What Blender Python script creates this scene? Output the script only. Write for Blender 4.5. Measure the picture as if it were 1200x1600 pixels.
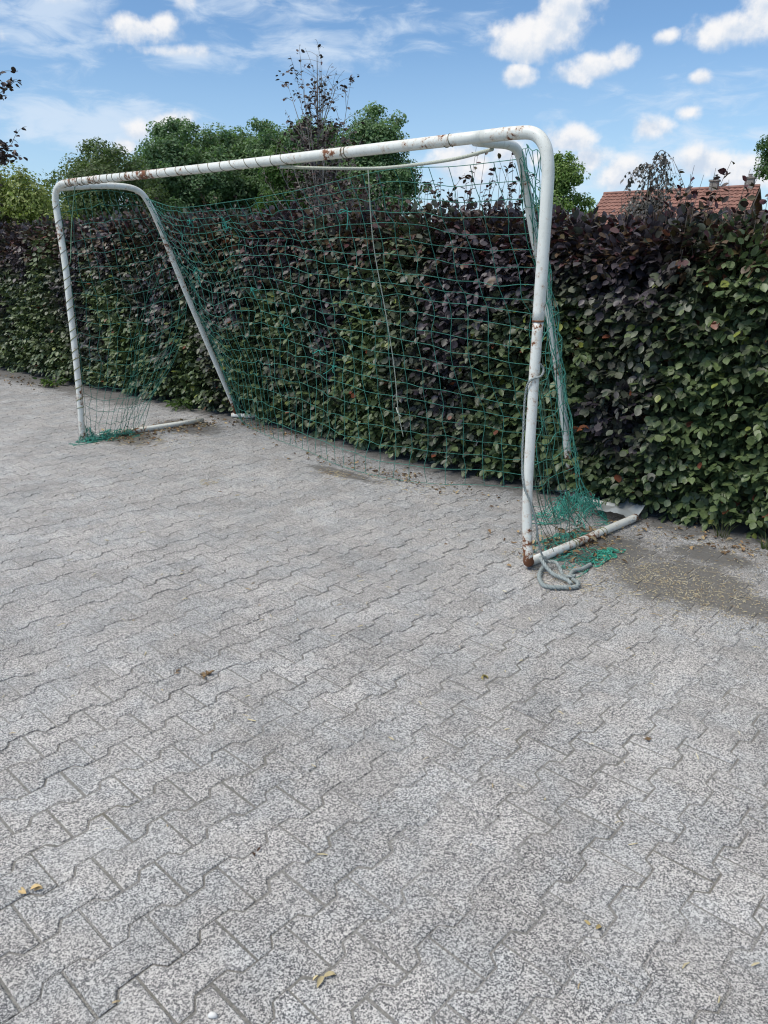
import bpy, math, numpy as np
from mathutils import Vector, Matrix
for o in list(bpy.data.objects): bpy.data.objects.remove(o)
scene = bpy.context.scene
COL = scene.collection
R = math.radians
V3 = lambda *a: np.array(a, float)

# ------------------------------------------------------------------ camera
cd = bpy.data.cameras.new("camera"); cam = bpy.data.objects.new("camera", cd); COL.objects.link(cam)
PITCH = math.atan(395 / 1180)
cam.location = (0, 0, 1.45); cam.rotation_euler = (math.pi / 2 - PITCH, 0, 0)
cd.sensor_fit = 'VERTICAL'; cd.sensor_height = 24; cd.lens = 24 * 1180 / 1600
cd.clip_start = 0.05; cd.clip_end = 2000
scene.camera = cam
scene.cycles.filter_width = 1.15
# ------------------------------------------------------------------ exposure
scene.view_settings.view_transform = 'Standard'; scene.view_settings.look = 'None'
scene.view_settings.exposure = 0.45; scene.view_settings.gamma = 1.0
SUN_EL, SUN_AZ = R(56), R(-118)          # azimuth from +Y towards +X
SUN_STRENGTH, SUN_ANGLE = 2.2, R(25)
SKY_STRENGTH = 0.090
VEIL = 0.85                               # bright cloud sheet overhead

# ------------------------------------------------------------------ node helpers
class NT:
    def __init__(s, tree): s.t = tree; tree.nodes.clear()
    def n(s, typ, **kw):
        nd = s.t.nodes.new(typ)
        for k, v in kw.items():
            if k.startswith('i_'):
                nd.inputs[k[2:].replace('_', ' ')].default_value = v
            else: setattr(nd, k, v)
        return nd
    def l(s, a, b): s.t.links.new(a, b)
    def val(s, x, inp):
        if hasattr(x, 'is_output'): s.l(x, inp)
        else: inp.default_value = x
    def math(s, op, a, b=0.0, clamp=False):
        nd = s.n('ShaderNodeMath', operation=op, use_clamp=clamp)
        s.val(a, nd.inputs[0]); s.val(b, nd.inputs[1]); return nd.outputs[0]
    def vmath(s, op, a, b=(0, 0, 0)):
        nd = s.n('ShaderNodeVectorMath', operation=op)
        s.val(a, nd.inputs[0]); s.val(b, nd.inputs[1])
        return nd.outputs['Value'] if op in ('LENGTH', 'DOT_PRODUCT', 'DISTANCE') else nd.outputs[0]
    def rng(s, x, a, b, c=0.0, d=1.0, smooth=True):
        nd = s.n('ShaderNodeMapRange', interpolation_type='SMOOTHSTEP' if smooth else 'LINEAR')
        s.val(x, nd.inputs[0])
        for i, v in enumerate((a, b, c, d)): s.val(v, nd.inputs[1 + i])
        return nd.outputs[0]
    def mix(s, f, a, b):
        nd = s.n('ShaderNodeMix', data_type='RGBA')
        s.val(f, nd.inputs[0])
        for x, i in ((a, 6), (b, 7)):
            if hasattr(x, 'is_output'): s.l(x, nd.inputs[i])
            else: nd.inputs[i].default_value = (*x, 1) if len(x) == 3 else x
        return nd.outputs[2]
    def noise(s, vec, scale, detail=2.0, rough=0.5, lac=2.0, dist=0.0):
        nd = s.n('ShaderNodeTexNoise'); s.l(vec, nd.inputs['Vector'])
        nd.inputs['Scale'].default_value = scale; nd.inputs['Detail'].default_value = detail
        nd.inputs['Roughness'].default_value = rough; nd.inputs['Lacunarity'].default_value = lac
        nd.inputs['Distortion'].default_value = dist
        return nd.outputs['Fac']
    def rgb(s, x):
        nd = s.n('ShaderNodeCombineColor')
        for i in range(3): s.val(x, nd.inputs[i])
        return nd.outputs[0]

def material(name):
    m = bpy.data.materials.new(name); m.use_nodes = True
    t = NT(m.node_tree)
    out = t.n('ShaderNodeOutputMaterial'); p = t.n('ShaderNodeBsdfPrincipled')
    t.l(p.outputs[0], out.inputs[0])
    return m, t, p, out
def objco(t): return t.n('ShaderNodeTexCoord').outputs['Object']
def tintnode(t):
    a = t.n('ShaderNodeAttribute', attribute_name='tint'); return a.outputs['Color']
def bump(t, p, h, strength=0.3, dist=0.002):
    b = t.n('ShaderNodeBump'); b.inputs['Strength'].default_value = strength; b.inputs['Distance'].default_value = dist
    t.l(h, b.inputs['Height']); t.l(b.outputs[0], p.inputs['Normal'])

# ------------------------------------------------------------------ world: sky and clouds
world = bpy.data.worlds.new("World"); scene.world = world; world.use_nodes = True
t = NT(world.node_tree)
wout = t.n('ShaderNodeOutputWorld')
sky = t.n('ShaderNodeTexSky', sky_type='NISHITA', sun_disc=False)
sky.sun_elevation = SUN_EL; sky.sun_rotation = SUN_AZ; sky.air_density = 1.0; sky.dust_density = 0.1; sky.ozone_density = 3.0
co = t.n('ShaderNodeTexCoord').outputs['Generated']
sp = t.n('ShaderNodeSeparateXYZ'); t.l(co, sp.inputs[0])
az = t.math('ARCTAN2', sp.outputs[0], sp.outputs[1]); el = t.math('ARCSINE', sp.outputs[2])
uv = t.n('ShaderNodeCombineXYZ'); t.l(az, uv.inputs[0]); t.l(el, uv.inputs[1]); uv = uv.outputs[0]
nz1 = t.noise(uv, 20, 9, 0.56); nz2 = t.noise(t.vmath('ADD', uv, (-0.004, 0.012, 0)), 20, 9, 0.56)
nzbig = t.noise(uv, 9, 3, 0.5)
warp = t.math('MULTIPLY', t.math('SUBTRACT', nz1, 0.5), 2.15)
D = math.pi / 180
# (az, el, half width, half height, weight)  degrees: heaps of cumulus standing over the land
def blobs(lst):
    cur = None
    for a, e, w, h, k in lst:
        d = t.vmath('SUBTRACT', uv, (a * D, e * D, 0))
        d = t.vmath('MULTIPLY', d, (1 / (w * D), 1 / (h * D), 0))
        r = t.math('MULTIPLY', t.math('SUBTRACT', 1.0, t.vmath('LENGTH', d)), k)
        cur = r if cur is None else t.math('MAXIMUM', cur, r)
    return cur
CUMULUS = [(10.6, 13.7, 3.6, 1.3, 1), (11.6, 14.7, 2.3, 1.6, 1), (9.2, 13.0, 2.4, .9, 1), (13.9, 11.7, 2.3, .8, 1), (15.4, 12.0, 1.2, .8, 1), (12.7, 11.3, 1.6, .7, .9),
           (8.7, 11.3, 1.3, .75, 1), (21.8, 13.1, 2.6, 1.1, 1), (24.0, 13.9, 2.3, 1.6, 1), (18.1, 13.0, .8, .5, .9), (-15.6, 13.6, 2.5, .85, .9), (-14.4, 13.9, 1.3, .7, .9),
           (-13.2, 12.5, 3.2, .42, .55), (12.2, 7.4, 2.1, 1.15, 1), (13.6, 6.3, 2.0, .9, .9), (10.9, 6.6, 1.3, .8, .9), (17.6, 8.1, 1.4, .75, .9), (20.0, 8.9, 1.0, .5, .9), (20.3, 10.7, .9, .5, .9),
           (21.5, 5.8, 2.5, 1.1, 1), (23.5, 5.2, 2.2, 1.0, 1), (5.8, 6.4, 2.8, 1.5, 1), (8.2, 7.0, 1.7, .9, .9), (16.2, 5.4, 2.2, 1.1, .9), (-14.4, 8.4, 1.8, .8, 1), (-16.3, 8.0, 1.1, .9, .9), (-17.2, 7.0, 1.0, .6, .9),
           (-6.0, 16.2, 4.0, .8, .9), (-1.5, 16.5, 2.8, .6, .8), (-21.0, 15.2, 2.2, .7, .7), (-12.6, 15.6, 1.0, .8, .7), (-31, 12, 5, 2, 1), (33, 11, 5, 2.2, 1), (40, 8, 6, 2, 1), (-42, 9, 6, 2.5, 1)]
CIRRUS = [(-12.5, 12.2, 5.0, 1.0, 1), (-4.0, 12.9, 6.5, 1.5, 1), (-19, 8.2, 9.0, 2.1, 1.3), (-21, 13.8, 6.5, 3.2, .9), (3.0, 14.2, 8, 1.3, .6), (19, 9.6, 8, 1.6, .5), (-9, 15.0, 8, 1.6, .7), (10, 5.0, 14, 2.5, .7), (20, 6.5, 9, 2.2, .8)]
def blobset(lst):
    """largest blob value, and how high one is inside that blob (-1 foot .. 1 top)"""
    cur = sh = None
    for a, e, w, h, k in lst:
        d = t.vmath('SUBTRACT', uv, (a * D, e * D, 0)); d = t.vmath('MULTIPLY', d, (1 / (w * 1.12 * D), 1 / (h * 1.20 * D), 0))
        r = t.math('MULTIPLY', t.math('SUBTRACT', 1.0, t.vmath('LENGTH', d)), k); y = t.n('ShaderNodeSeparateXYZ'); t.l(d, y.inputs[0]); y = y.outputs[1]
        w2 = t.math('POWER', t.math('MAXIMUM', t.math('ADD', r, 0.5), 0.0), 3.0); wy = t.math('MULTIPLY', w2, y)
        if cur is None: cur, sh, ws = r, wy, w2
        else:
            sh = t.math('ADD', sh, wy); ws = t.math('ADD', ws, w2); cur = t.math('MAXIMUM', cur, r)
    sh = t.math('DIVIDE', sh, t.math('ADD', ws, 0.001))
    return cur, sh
cumd, cumh = blobset(CUMULUS)
cum = t.rng(t.math('ADD', cumd, warp), 0.0, 0.64)
nstk = t.noise(t.vmath('MULTIPLY', uv, (1.0, 3.2, 1.0)), 16, 6, 0.6, dist=0.6)
cir = t.math('MULTIPLY', t.rng(t.math('ADD', blobs(CIRRUS), t.math('MULTIPLY', t.math('SUBTRACT', nstk, 0.5), 2.6)), 0.0, 1.1), 0.72)
haze = t.math('MULTIPLY', t.rng(el, 0.0, 0.24, 1.0, 0.0, smooth=False), 0.62)
lum = t.rng(t.math('ADD', t.math('MULTIPLY', t.math('SUBTRACT', nz1, nz2), 4.0), t.math('MULTIPLY', cumh, .55)), -0.70, 0.55)
ccol = t.mix(lum, (0.45, 0.52, 0.62), (0.69, 0.69, 0.70))
skyc = t.vmath('SCALE', sky.outputs[0]); t.t.nodes[-1].inputs['Scale'].default_value = SKY_STRENGTH
skyc = t.vmath('MULTIPLY', skyc, (0.90, 1.05, 1.15))
c = t.mix(haze, skyc, (0.40, 0.53, 0.68))
c = t.mix(cir, c, (0.52, 0.60, 0.70))
c = t.mix(cum, c, ccol)
veil = t.math('MULTIPLY', t.rng(el, R(30), R(55)), t.rng(t.math('ADD', nzbig, 0.0), 0.2, 0.5, 0.6, 1.0))
c = t.mix(t.math('MULTIPLY', veil, 0.85), c, (VEIL * 1.03, VEIL, VEIL * .93))
bg = t.n('ShaderNodeBackground'); t.l(c, bg.inputs[0]); bg.inputs[1].default_value = 1.0
t.l(bg.outputs[0], wout.inputs[0])

sd = bpy.data.lights.new("sun", 'SUN'); sun = bpy.data.objects.new("sun", sd); COL.objects.link(sun)
sd.energy = SUN_STRENGTH; sd.angle = SUN_ANGLE; sd.color = (1.0, 0.95, 0.88)
sdir = Vector((math.sin(SUN_AZ) * math.cos(SUN_EL), math.cos(SUN_AZ) * math.cos(SUN_EL), math.sin(SUN_EL)))
sun.rotation_euler = sdir.to_track_quat('Z', 'Y').to_euler(); sun.location = sdir * 30

# ------------------------------------------------------------------ mesh helpers
class MB:
    """collects vertices, faces and a per-vertex tint; build() links ONE mesh object"""
    def __init__(s): s.v = []; s.f = []; s.c = []; s.nv = 0
    def add(s, verts, faces, tint=(1, 1, 1)):
        verts = np.asarray(verts, float).reshape(-1, 3)
        s.v.append(verts)
        for f in faces if isinstance(faces, list) else [faces]:
            f = np.asarray(f, np.int64); s.f.append(f + s.nv)
        tint = np.asarray(tint, float)
        s.c.append(np.broadcast_to(tint, (len(verts), 3)) if tint.ndim < 2 else tint)
        s.nv += len(verts)
    def mesh(s, name, mat, off=None, smooth=False):
        v = np.concatenate(s.v).astype(np.float32)
        if off is not None: v = v - np.asarray(off, np.float32)
        me = bpy.data.meshes.new(name)
        me.vertices.add(len(v)); me.vertices.foreach_set('co', v.ravel())
        idx = np.concatenate([f.ravel() for f in s.f]).astype(np.int32)
        cnt = np.concatenate([np.full(f.shape[0], f.shape[1], np.int32) for f in s.f])
        me.loops.add(len(idx)); me.loops.foreach_set('vertex_index', idx)
        me.polygons.add(len(cnt)); st = np.zeros(len(cnt), np.int32); st[1:] = np.cumsum(cnt)[:-1]
        me.polygons.foreach_set('loop_start', st)
        me.polygons.foreach_set('use_smooth', np.full(len(cnt), smooth))
        a = me.attributes.new('tint', 'FLOAT_COLOR', 'POINT')
        c = np.ones((len(v), 4), np.float32); c[:, :3] = np.concatenate(s.c); a.data.foreach_set('color', c.ravel())
        me.materials.append(mat); me.update(calc_edges=True); me.validate()
        return me
    def build(s, name, mat, parent=None, smooth=False, loc=None):
        off = np.array(parent.location) if parent is not None else (loc if loc is not None else None)
        o = bpy.data.objects.new(name, s.mesh(name, mat, off, smooth)); COL.objects.link(o)
        if parent is not None: o.parent = parent
        elif loc is not None: o.location = loc
        return o
def norm(a):
    a = np.asarray(a, float); return a / np.maximum(np.linalg.norm(a, axis=-1, keepdims=True), 1e-9)
def catmull(P, n=8):
    P = np.asarray(P, float); Q = np.vstack([2 * P[0] - P[1], P, 2 * P[-1] - P[-2]]); out = []
    for i in range(1, len(Q) - 2):
        p0, p1, p2, p3 = Q[i - 1:i + 3]
        for u in np.linspace(0, 1, n, endpoint=False):
            out.append(.5 * (2 * p1 + (p2 - p0) * u + (2 * p0 - 5 * p1 + 4 * p2 - p3) * u * u + (3 * p1 - p0 - 3 * p2 + p3) * u ** 3))
    out.append(P[-1]); return np.array(out)
def tube(mb, path, rad, sides=8, tint=(1, 1, 1), caps=True):
    path = np.asarray(path, float); n = len(path); rad = np.broadcast_to(np.asarray(rad, float), (n,))
    T = norm(np.gradient(path, axis=0)); 
    ref = V3(0, 0, 1) if abs(T[0][2]) < .9 else V3(1, 0, 0)
    X = norm(np.cross(T[0], ref)); fr = []
    for i in range(n):
        X = norm(X - T[i] * np.dot(X, T[i])); fr.append((X, np.cross(T[i], X)))
    A = np.linspace(0, 2 * np.pi, sides, endpoint=False)
    v = np.concatenate([path[i] + rad[i] * (np.cos(A)[:, None] * fr[i][0] + np.sin(A)[:, None] * fr[i][1]) for i in range(n)])
    i = np.arange(n - 1)[:, None] * sides; j = np.arange(sides)[None, :]; k = (j + 1) % sides
    q = np.stack([i + j, i + k, i + sides + k, i + sides + j], -1).reshape(-1, 4)
    fs = [q]
    if caps: fs += [np.arange(sides)[::-1][None, :], (np.arange(sides) + (n - 1) * sides)[None, :]]
    mb.add(v, fs, tint)
def box(mb, lo, hi, M=None, tint=(1, 1, 1)):
    x0, y0, z0 = lo; x1, y1, z1 = hi
    v = V3(*[0] * 24).reshape(8, 3); v[:] = [(x0, y0, z0), (x1, y0, z0), (x1, y1, z0), (x0, y1, z0), (x0, y0, z1), (x1, y0, z1), (x1, y1, z1), (x0, y1, z1)]
    if M is not None: v = v @ np.asarray(M)[:3, :3].T + np.asarray(M)[:3, 3]
    mb.add(v, np.array([(0, 3, 2, 1), (4, 5, 6, 7), (0, 1, 5, 4), (1, 2, 6, 5), (2, 3, 7, 6), (3, 0, 4, 7)]), tint)
def tag(o, label=None, cat=None, group=None, kind=None):
    if label: o['label'] = label
    if cat: o['category'] = cat
    if group: o['group'] = group
    if kind: o['kind'] = kind
    return o
def thing(name, loc, label, cat, group=None):
    o = bpy.data.objects.new(name, None); COL.objects.link(o); o.location = loc; o.empty_display_size = .2
    return tag(o, label, cat, group)
def vnoise(p, seed=0, scale=1.0):
    """smooth value noise for points (n,k) in 0..1"""
    p = np.asarray(p, float) * scale; i = np.floor(p).astype(np.int64); f = p - i; f = f * f * (3 - 2 * f)
    k = p.shape[1]; out = 0
    for c in range(2 ** k):
        w = 1; h = np.full(len(p), seed * 7919 + 13, np.int64)
        for a in range(k):
            b = (c >> a) & 1; w = w * (f[:, a] if b else 1 - f[:, a])
            h = (h * 1103515245 + (i[:, a] + b) * 374761393 + 12345) & 0x7fffffff
            h ^= h >> 13
        h = (h * 668265263) & 0x7fffffff; h ^= h >> 15
        out = out + w * ((h & 0xffff) / 65535.0)
    return out

# ------------------------------------------------------------------ materials
def mat_pavers():
    m, t, p, _ = material("concrete_pavers"); co = objco(t); tn = tintnode(t)
    sp = t.n('ShaderNodeSeparateColor'); t.l(tn, sp.inputs[0]); rnd, dirt, jit = sp.outputs
    seed = t.n('ShaderNodeCombineXYZ'); t.l(t.math('MULTIPLY', rnd, 40.0), seed.inputs[2]); co2 = t.vmath('ADD', co, seed.outputs[0])
    g1 = t.noise(co2, 290, 1.0, 0.5); g2 = t.noise(co2, 520, 1.0, 0.5)
    def grit(scale, vec):
        vn = t.n('ShaderNodeTexVoronoi'); t.l(vec, vn.inputs['Vector']); vn.inputs['Scale'].default_value = scale
        q = t.n('ShaderNodeSeparateColor'); t.l(vn.outputs['Color'], q.inputs[0]); return q.outputs[0]
    v1 = grit(265, co2)
    v2 = grit(470, co2)
    gr = t.math('ADD', t.math('MULTIPLY', v1, 0.34), t.math('ADD', t.math('MULTIPLY', v2, 0.26), t.math('MULTIPLY', g1, 0.40)))
    grain = t.n('ShaderNodeValToRGB'); t.l(gr, grain.inputs[0]); e = grain.color_ramp.elements
    e[0].position = .30; e[0].color = (.075, .078, .088, 1); e[1].position = .70; e[1].color = (.70, .70, .70, 1)
    e2 = grain.color_ramp.elements.new(.43); e2.color = (.175, .18, .192, 1)
    e3 = grain.color_ramp.elements.new(.53); e3.color = (.46, .46, .46, 1)
    big = t.noise(co, 1.6, 4, .6); mid = t.noise(co, 7.0, 3, .6)
    k = t.math('ADD', t.rng(big, .3, .7, .74, .90), t.rng(mid, .25, .75, -.08, .08))
    k = t.math('MULTIPLY', k, t.math('ADD', 0.93, t.math('MULTIPLY', jit, 0.14)))
    worn = t.math('ADD', t.math('MULTIPLY', rnd, .16), t.rng(t.noise(co, 11, 4, .6), .45, .75, 0, .18))
    gm = t.mix(worn, grain.outputs[0], (.36, .36, .362))
    base = t.vmath('MULTIPLY', t.vmath('MULTIPLY', gm, (1.012, 1.0, .98)), t.rgb(k))
    hu = t.rng(t.noise(co, 4.5, 3, .6), .42, .62); base = t.vmath('MULTIPLY', base, t.mix(hu, (1.018, 1.0, .98), (.982, 1.0, 1.008)))
    spot = t.rng(t.noise(co, 17, 5, .72), .66, .74, 0, .55); base = t.mix(spot, base, t.vmath('MULTIPLY', base, (.55, .53, .50)))
    pale = t.rng(t.noise(co, 13, 5, .7), .655, .74, 0, .5); base = t.mix(pale, base, (.50, .505, .51))
    # trodden-in dust hides the grain in patches
    dust = t.rng(t.noise(co, 2.3, 5, .65), .50, .72, 0, .32)
    base = t.mix(dust, base, t.vmath('MULTIPLY', t.rgb(k), (.37, .365, .355)))
    # soil washed over the stones (dirt attribute) with a ragged edge
    edge = t.math('ADD', dirt, t.math('MULTIPLY', t.math('SUBTRACT', t.noise(co, 7, 7, .72), .5), 1.2))
    edge = t.math('ADD', edge, t.math('MULTIPLY', t.math('SUBTRACT', t.noise(co, 75, 4, .75), .5), .9))
    soil = t.rng(edge, .36, .66)
    sc = t.mix(t.noise(co, 60, 4, .7), (.074, .071, .067), (.175, .17, .158))
    base = t.mix(t.math('MULTIPLY', soil, .92), base, sc)
    t.l(base, p.inputs['Base Color']); p.inputs['Roughness'].default_value = .88
    p.inputs['Specular IOR Level'].default_value = .3
    bump(t, p, gr, .35, .0022)
    return m
def mat_soil(name, a, b, scale=45, moss=False):
    m, t, p, _ = material(name); co = objco(t)
    n = t.math('ADD', t.math('MULTIPLY', t.noise(co, scale, 5, .7), .7), t.math('MULTIPLY', t.noise(co, 1.3, 3, .6), .3))
    c = t.mix(t.rng(n, .3, .7), a, b)
    if moss: c = t.mix(t.rng(t.noise(co, 2.1, 5, .7), .52, .70, 0, .6), c, (.115, .105, .075))
    if moss:                                             # joints filled level with grit the colour of the stones
        g_ = t.n('ShaderNodeValToRGB'); t.l(t.noise(co, 235, 1.0, .5), g_.inputs[0]); e_ = g_.color_ramp.elements; e_[0].position = .38; e_[0].color = (.09, .09, .095, 1); e_[1].position = .60; e_[1].color = (.50, .50, .495, 1)
        c = t.mix(t.rng(t.noise(co, .9, 4, .6), .46, .62, 0, .82), c, g_.outputs[0])
    t.l(c, p.inputs['Base Color']); p.inputs['Roughness'].default_value = .95
    bump(t, p, n, .6, .006); return m
def mat_paint(name, foot_k, lo):
    m, t, p, _ = material(name); co = objco(t)
    big = t.noise(co, 3.5, 4, .6); fine = t.noise(co, 38, 5, .68)
    r = t.math('ADD', t.math('MULTIPLY', fine, .62), t.math('SUBTRACT', t.math('MULTIPLY', big, .75), .135))
    lowz = t.n('ShaderNodeSeparateXYZ'); t.l(co, lowz.inputs[0])
    foot = t.rng(lowz.outputs[2], 0.02, 0.34, foot_k, 0)
    r = t.math('ADD', r, foot)
    rust = t.rng(r, lo, lo + .03)
    rc = t.mix(t.noise(co, 90, 3, .6), (.075, .025, .012), (.26, .10, .04))
    dirt = t.rng(t.noise(co, 11, 5, .7), .42, .75, 0, .45)
    w = t.mix(dirt, (.72, .735, .69), (.48, .49, .43))
    streak = t.rng(t.noise(t.vmath('MULTIPLY', co, (55, 55, 5)), 1.0, 4, .65), .52, .80, 0, .42)
    w = t.mix(streak, w, (.36, .36, .31))
    chip = t.rng(t.noise(co, 120, 3, .7), .66, .70, 0, .7); w = t.mix(chip, w, (.30, .24, .19))
    w = t.mix(t.rng(r, lo - .07, lo, 0, .5), w, (.50, .36, .25))
    t.l(t.mix(rust, w, rc), p.inputs['Base Color'])
    t.l(t.rng(rust, 0, 1, .42, .85, smooth=False), p.inputs['Roughness'])
    bump(t, p, t.math('ADD', rust, t.math('MULTIPLY', fine, .4)), .25, .0015)
    return m
def mat_rope(name, a, b, scale=300, rough=.8):
    m, t, p, _ = material(name); co = objco(t)
    t.l(t.vmath('MULTIPLY', t.mix(t.rng(t.noise(co, scale, 3, .6), .3, .7), a, b), tintnode(t)), p.inputs['Base Color'])
    p.inputs['Roughness'].default_value = rough; return m
def mat_leaf(name, rough=.42, spec=.5, trans=.0, vein=True):
    m, t, p, out = material(name); co = objco(t); tn = tintnode(t)
    v = t.rng(t.noise(co, 60, 3, .6), .25, .75, .72, 1.28)
    c = t.vmath('MULTIPLY', tn, t.rgb(v))
    t.l(c, p.inputs['Base Color']); p.inputs['Roughness'].default_value = rough
    p.inputs['Specular IOR Level'].default_value = spec
    if trans > 0:
        tr = t.n('ShaderNodeBsdfTranslucent'); t.l(t.vmath('MULTIPLY', c, (1.3, 1.5, .8)), tr.inputs[0])
        mx = t.n('ShaderNodeMixShader'); mx.inputs[0].default_value = trans
        t.l(p.outputs[0], mx.inputs[1]); t.l(tr.outputs[0], mx.inputs[2]); t.l(mx.outputs[0], out.inputs[0])
    return m
def mat_bark(name, a, b):
    m, t, p, _ = material(name); co = objco(t)
    n = t.noise(t.vmath('MULTIPLY', co, (1, 1, .25)), 40, 4, .65)
    t.l(t.mix(t.rng(n, .3, .7), a, b), p.inputs['Base Color']); p.inputs['Roughness'].default_value = .9; bump(t, p, n, .5, .01); return m
M_PAVE = mat_pavers(); M_JOINT = mat_soil("joint_sand", (.10, .098, .091), (.255, .25, .235), 110, True)
M_FIELD = mat_soil("field_grass", (.035, .055, .018), (.075, .10, .0245), 3)
M_PAINT = mat_paint("worn_white_paint", .17, .642); M_BARPAINT = mat_paint("scuffed_white_paint", .02, .638)
M_NET = mat_rope("net_twine", (.025, .155, .12), (.065, .27, .21), 60)
M_NETDULL = mat_rope("weathered_twine", (.05, .10, .06), (.09, .15, .10), 60)
M_ROPE = mat_rope("grey_rope", (.16, .19, .19), (.36, .40, .39), 260)
M_PALEROPE = mat_rope("pale_rope", (.30, .36, .30), (.58, .58, .50), 200)
M_WIRE = mat_rope("winding_cord", (.09, .085, .06), (.20, .18, .12), 120)
M_OLIVE = mat_rope("olive_cord", (.14, .15, .06), (.25, .25, .12), 120)
M_HEDGE = mat_leaf("beech_leaf", .48, .6, .06)
M_TREE = mat_leaf("tree_leaf", .5, .35, .34)
M_STEM = mat_bark("hedge_stem", (.06, .05, .04), (.16, .13, .11))
M_BARK = mat_bark("tree_bark", (.07, .06, .05), (.20, .18, .16))
M_PALEBARK = mat_bark("pale_bark", (.16, .14, .125), (.36, .33, .30))
M_RUST = mat_rope("rusty_steel", (.10, .035, .016), (.26, .11, .05), 60, .85)
M_STRAW = mat_rope("dry_straw", (.8, .8, .8), (1, 1, 1), 50, .85)

# ------------------------------------------------------------------ ground
rng = np.random.default_rng(7)
HP = np.array([(-11, 15.65), (-5.24, 10.46), (-1.41, 7.17), (.41, 5.30), (1.51, 4.24), (2.07, 3.86), (4.2, 2.15)], float)   # hedge foot line
def hedge_y(x): return np.interp(x, HP[:, 0], HP[:, 1])
def dist_hedge(x, y): return (hedge_y(x) - y) * .735            # metres in front of the hedge
mb = MB()
gx = np.array([-400, -60, -20, 20, 60, 400.]); gy = np.array([-400, -60, -20, 20, 60, 400.])
X, Y = np.meshgrid(gx, gy); v = np.stack([X, Y, np.full_like(X, -.035)], -1).reshape(-1, 3)
i, j = np.meshgrid(np.arange(5), np.arange(5)); a = (j * 6 + i).ravel()
mb.add(v, np.stack([a, a + 1, a + 7, a + 6], -1)); tag(mb.build("ground", M_FIELD), kind='structure')

ROW = R(47.2); ex = V3(math.cos(ROW), math.sin(ROW), 0); ey = V3(-ex[1], ex[0], 0)
PL, PP, PA, GAP = .20, .1305, .0148, .0024
ORG = V3(-.670, 1.617, 0)
def wave_pts(flip):
    h, s = .040, .019
    P = [(0, -1), (h, -1), (h + s, 1), (PL - h - s, 1), (PL - h, -1), (PL, -1)]
    return [(x, y * PA * (-1 if flip else 1)) for x, y in P]
low = wave_pts(False); up = [(x, PP - y) for x, y in low]
outline = np.array(low + up[::-1], float)                          # 12 points, ccw
def inset(P, d):
    n = len(P); out = []
    for i in range(n):
        a, b, c = P[i - 1], P[i], P[(i + 1) % n]
        e1, e2 = norm(b - a), norm(c - b); n1, n2 = np.array([-e1[1], e1[0]]), np.array([-e2[1], e2[0]])
        m = n1 + n2; m = m / max(np.dot(m, m) / 2, .3); out.append(b + m * d)
    return np.array(out)
O0, O1 = inset(outline, GAP), inset(outline, GAP + .0030)
ctr = np.array([PL / 2, PP / 2])
mb = MB(); SV, SC, n0 = [], [], 0
TOPF = np.stack([np.arange(12)], 0); k = np.arange(12); k2 = (k + 1) % 12
O0[:, 0] = ctr[0] + (O0[:, 0] - ctr[0]) * .996; O1[:, 0] = ctr[0] + (O1[:, 0] - ctr[0]) * .995
SIDE = np.concatenate([np.stack([12 + k, 12 + k2, k2, k], -1), np.stack([24 + k, 24 + k2, 12 + k2, 12 + k], -1)])
rows = []
for r in range(-70, 95):
    for q in range(-55, 75):
        s0 = q * PL + (PL / 2 if r % 2 else 0); t0 = r * PP
        c = ORG + ex * (s0 + ctr[0]) + ey * (t0 + ctr[1])
        if c[0] < -9.5 or c[0] > 4.2 or c[1] < -1.2: continue
        if dist_hedge(c[0], c[1]) < -.30: continue
        rows.append((s0, t0, c[0], c[1]))
rows = np.array(rows); N = len(rows)
PATCH = [(1.40, 3.30, .44, .40), (1.60, 3.02, .30, .16), (1.12, 3.72, .40, .40), (1.68, 3.62, .3, .16), (-2.2, 6.35, .5, .3), (-1.8, 6.8, .6, .3), (-.3, 5.2, .5, .10)]
def dirt_at(x, y):
    d = np.clip(1.0 - (dist_hedge(x, y) - .02) / .42, 0, 1) * .72
    d = np.where(x < -2.6, np.clip(1.0 - (dist_hedge(x, y) - .10) / .62, 0, 1) * .85, d)
    for px, py, ra, rb in PATCH:
        u = ((x - px) * ex[0] + (y - py) * ex[1]) / rb; w = ((x - px) * ey[0] + (y - py) * ey[1]) / ra
        d = np.maximum(d, np.clip(1.25 - np.hypot(u, w), 0, 1) * .95)
    return d
tilt = rng.normal(0, .0045, (N, 2)); dz = rng.normal(0, .0007, N); rr = rng.random(N); jj = rng.random(N)
for (P, z) in ((O1, 0.0), (O0, -.0042), (O0, -.03)):
    pass
loc = np.concatenate([np.c_[O1, np.zeros(12)], np.c_[O0, np.full(12, -.0030)], np.c_[O0, np.full(12, -.034)]])
S = rows[:, 0][:, None] + loc[:, 0][None]; T_ = rows[:, 1][:, None] + loc[:, 1][None]
Zt = loc[:, 2][None] + dz[:, None] + tilt[:, :1] * (loc[:, 0] - ctr[0])[None] + tilt[:, 1:] * (loc[:, 1] - ctr[1])[None]
Wv = ORG + (S + rng.normal(0, .0012, (N, 1)))[..., None] * ex + (T_ + rng.normal(0, .0010, (N, 1)))[..., None] * ey; Wv[..., 2] = Zt
base = (np.arange(N) * 36)[:, None, None]
dd = dirt_at(Wv[..., 0].ravel(), Wv[..., 1].ravel()).reshape(N, 36)
C = np.stack([np.repeat(rr[:, None], 36, 1), dd, np.repeat(jj[:, None], 36, 1)], -1)
mb.add(Wv.reshape(-1, 3), [(base + TOPF[None]).reshape(-1, 12), (base + SIDE[None]).reshape(-1, 4)], C.reshape(-1, 3))
tag(mb.build("pavement", M_PAVE), kind='structure')
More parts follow.
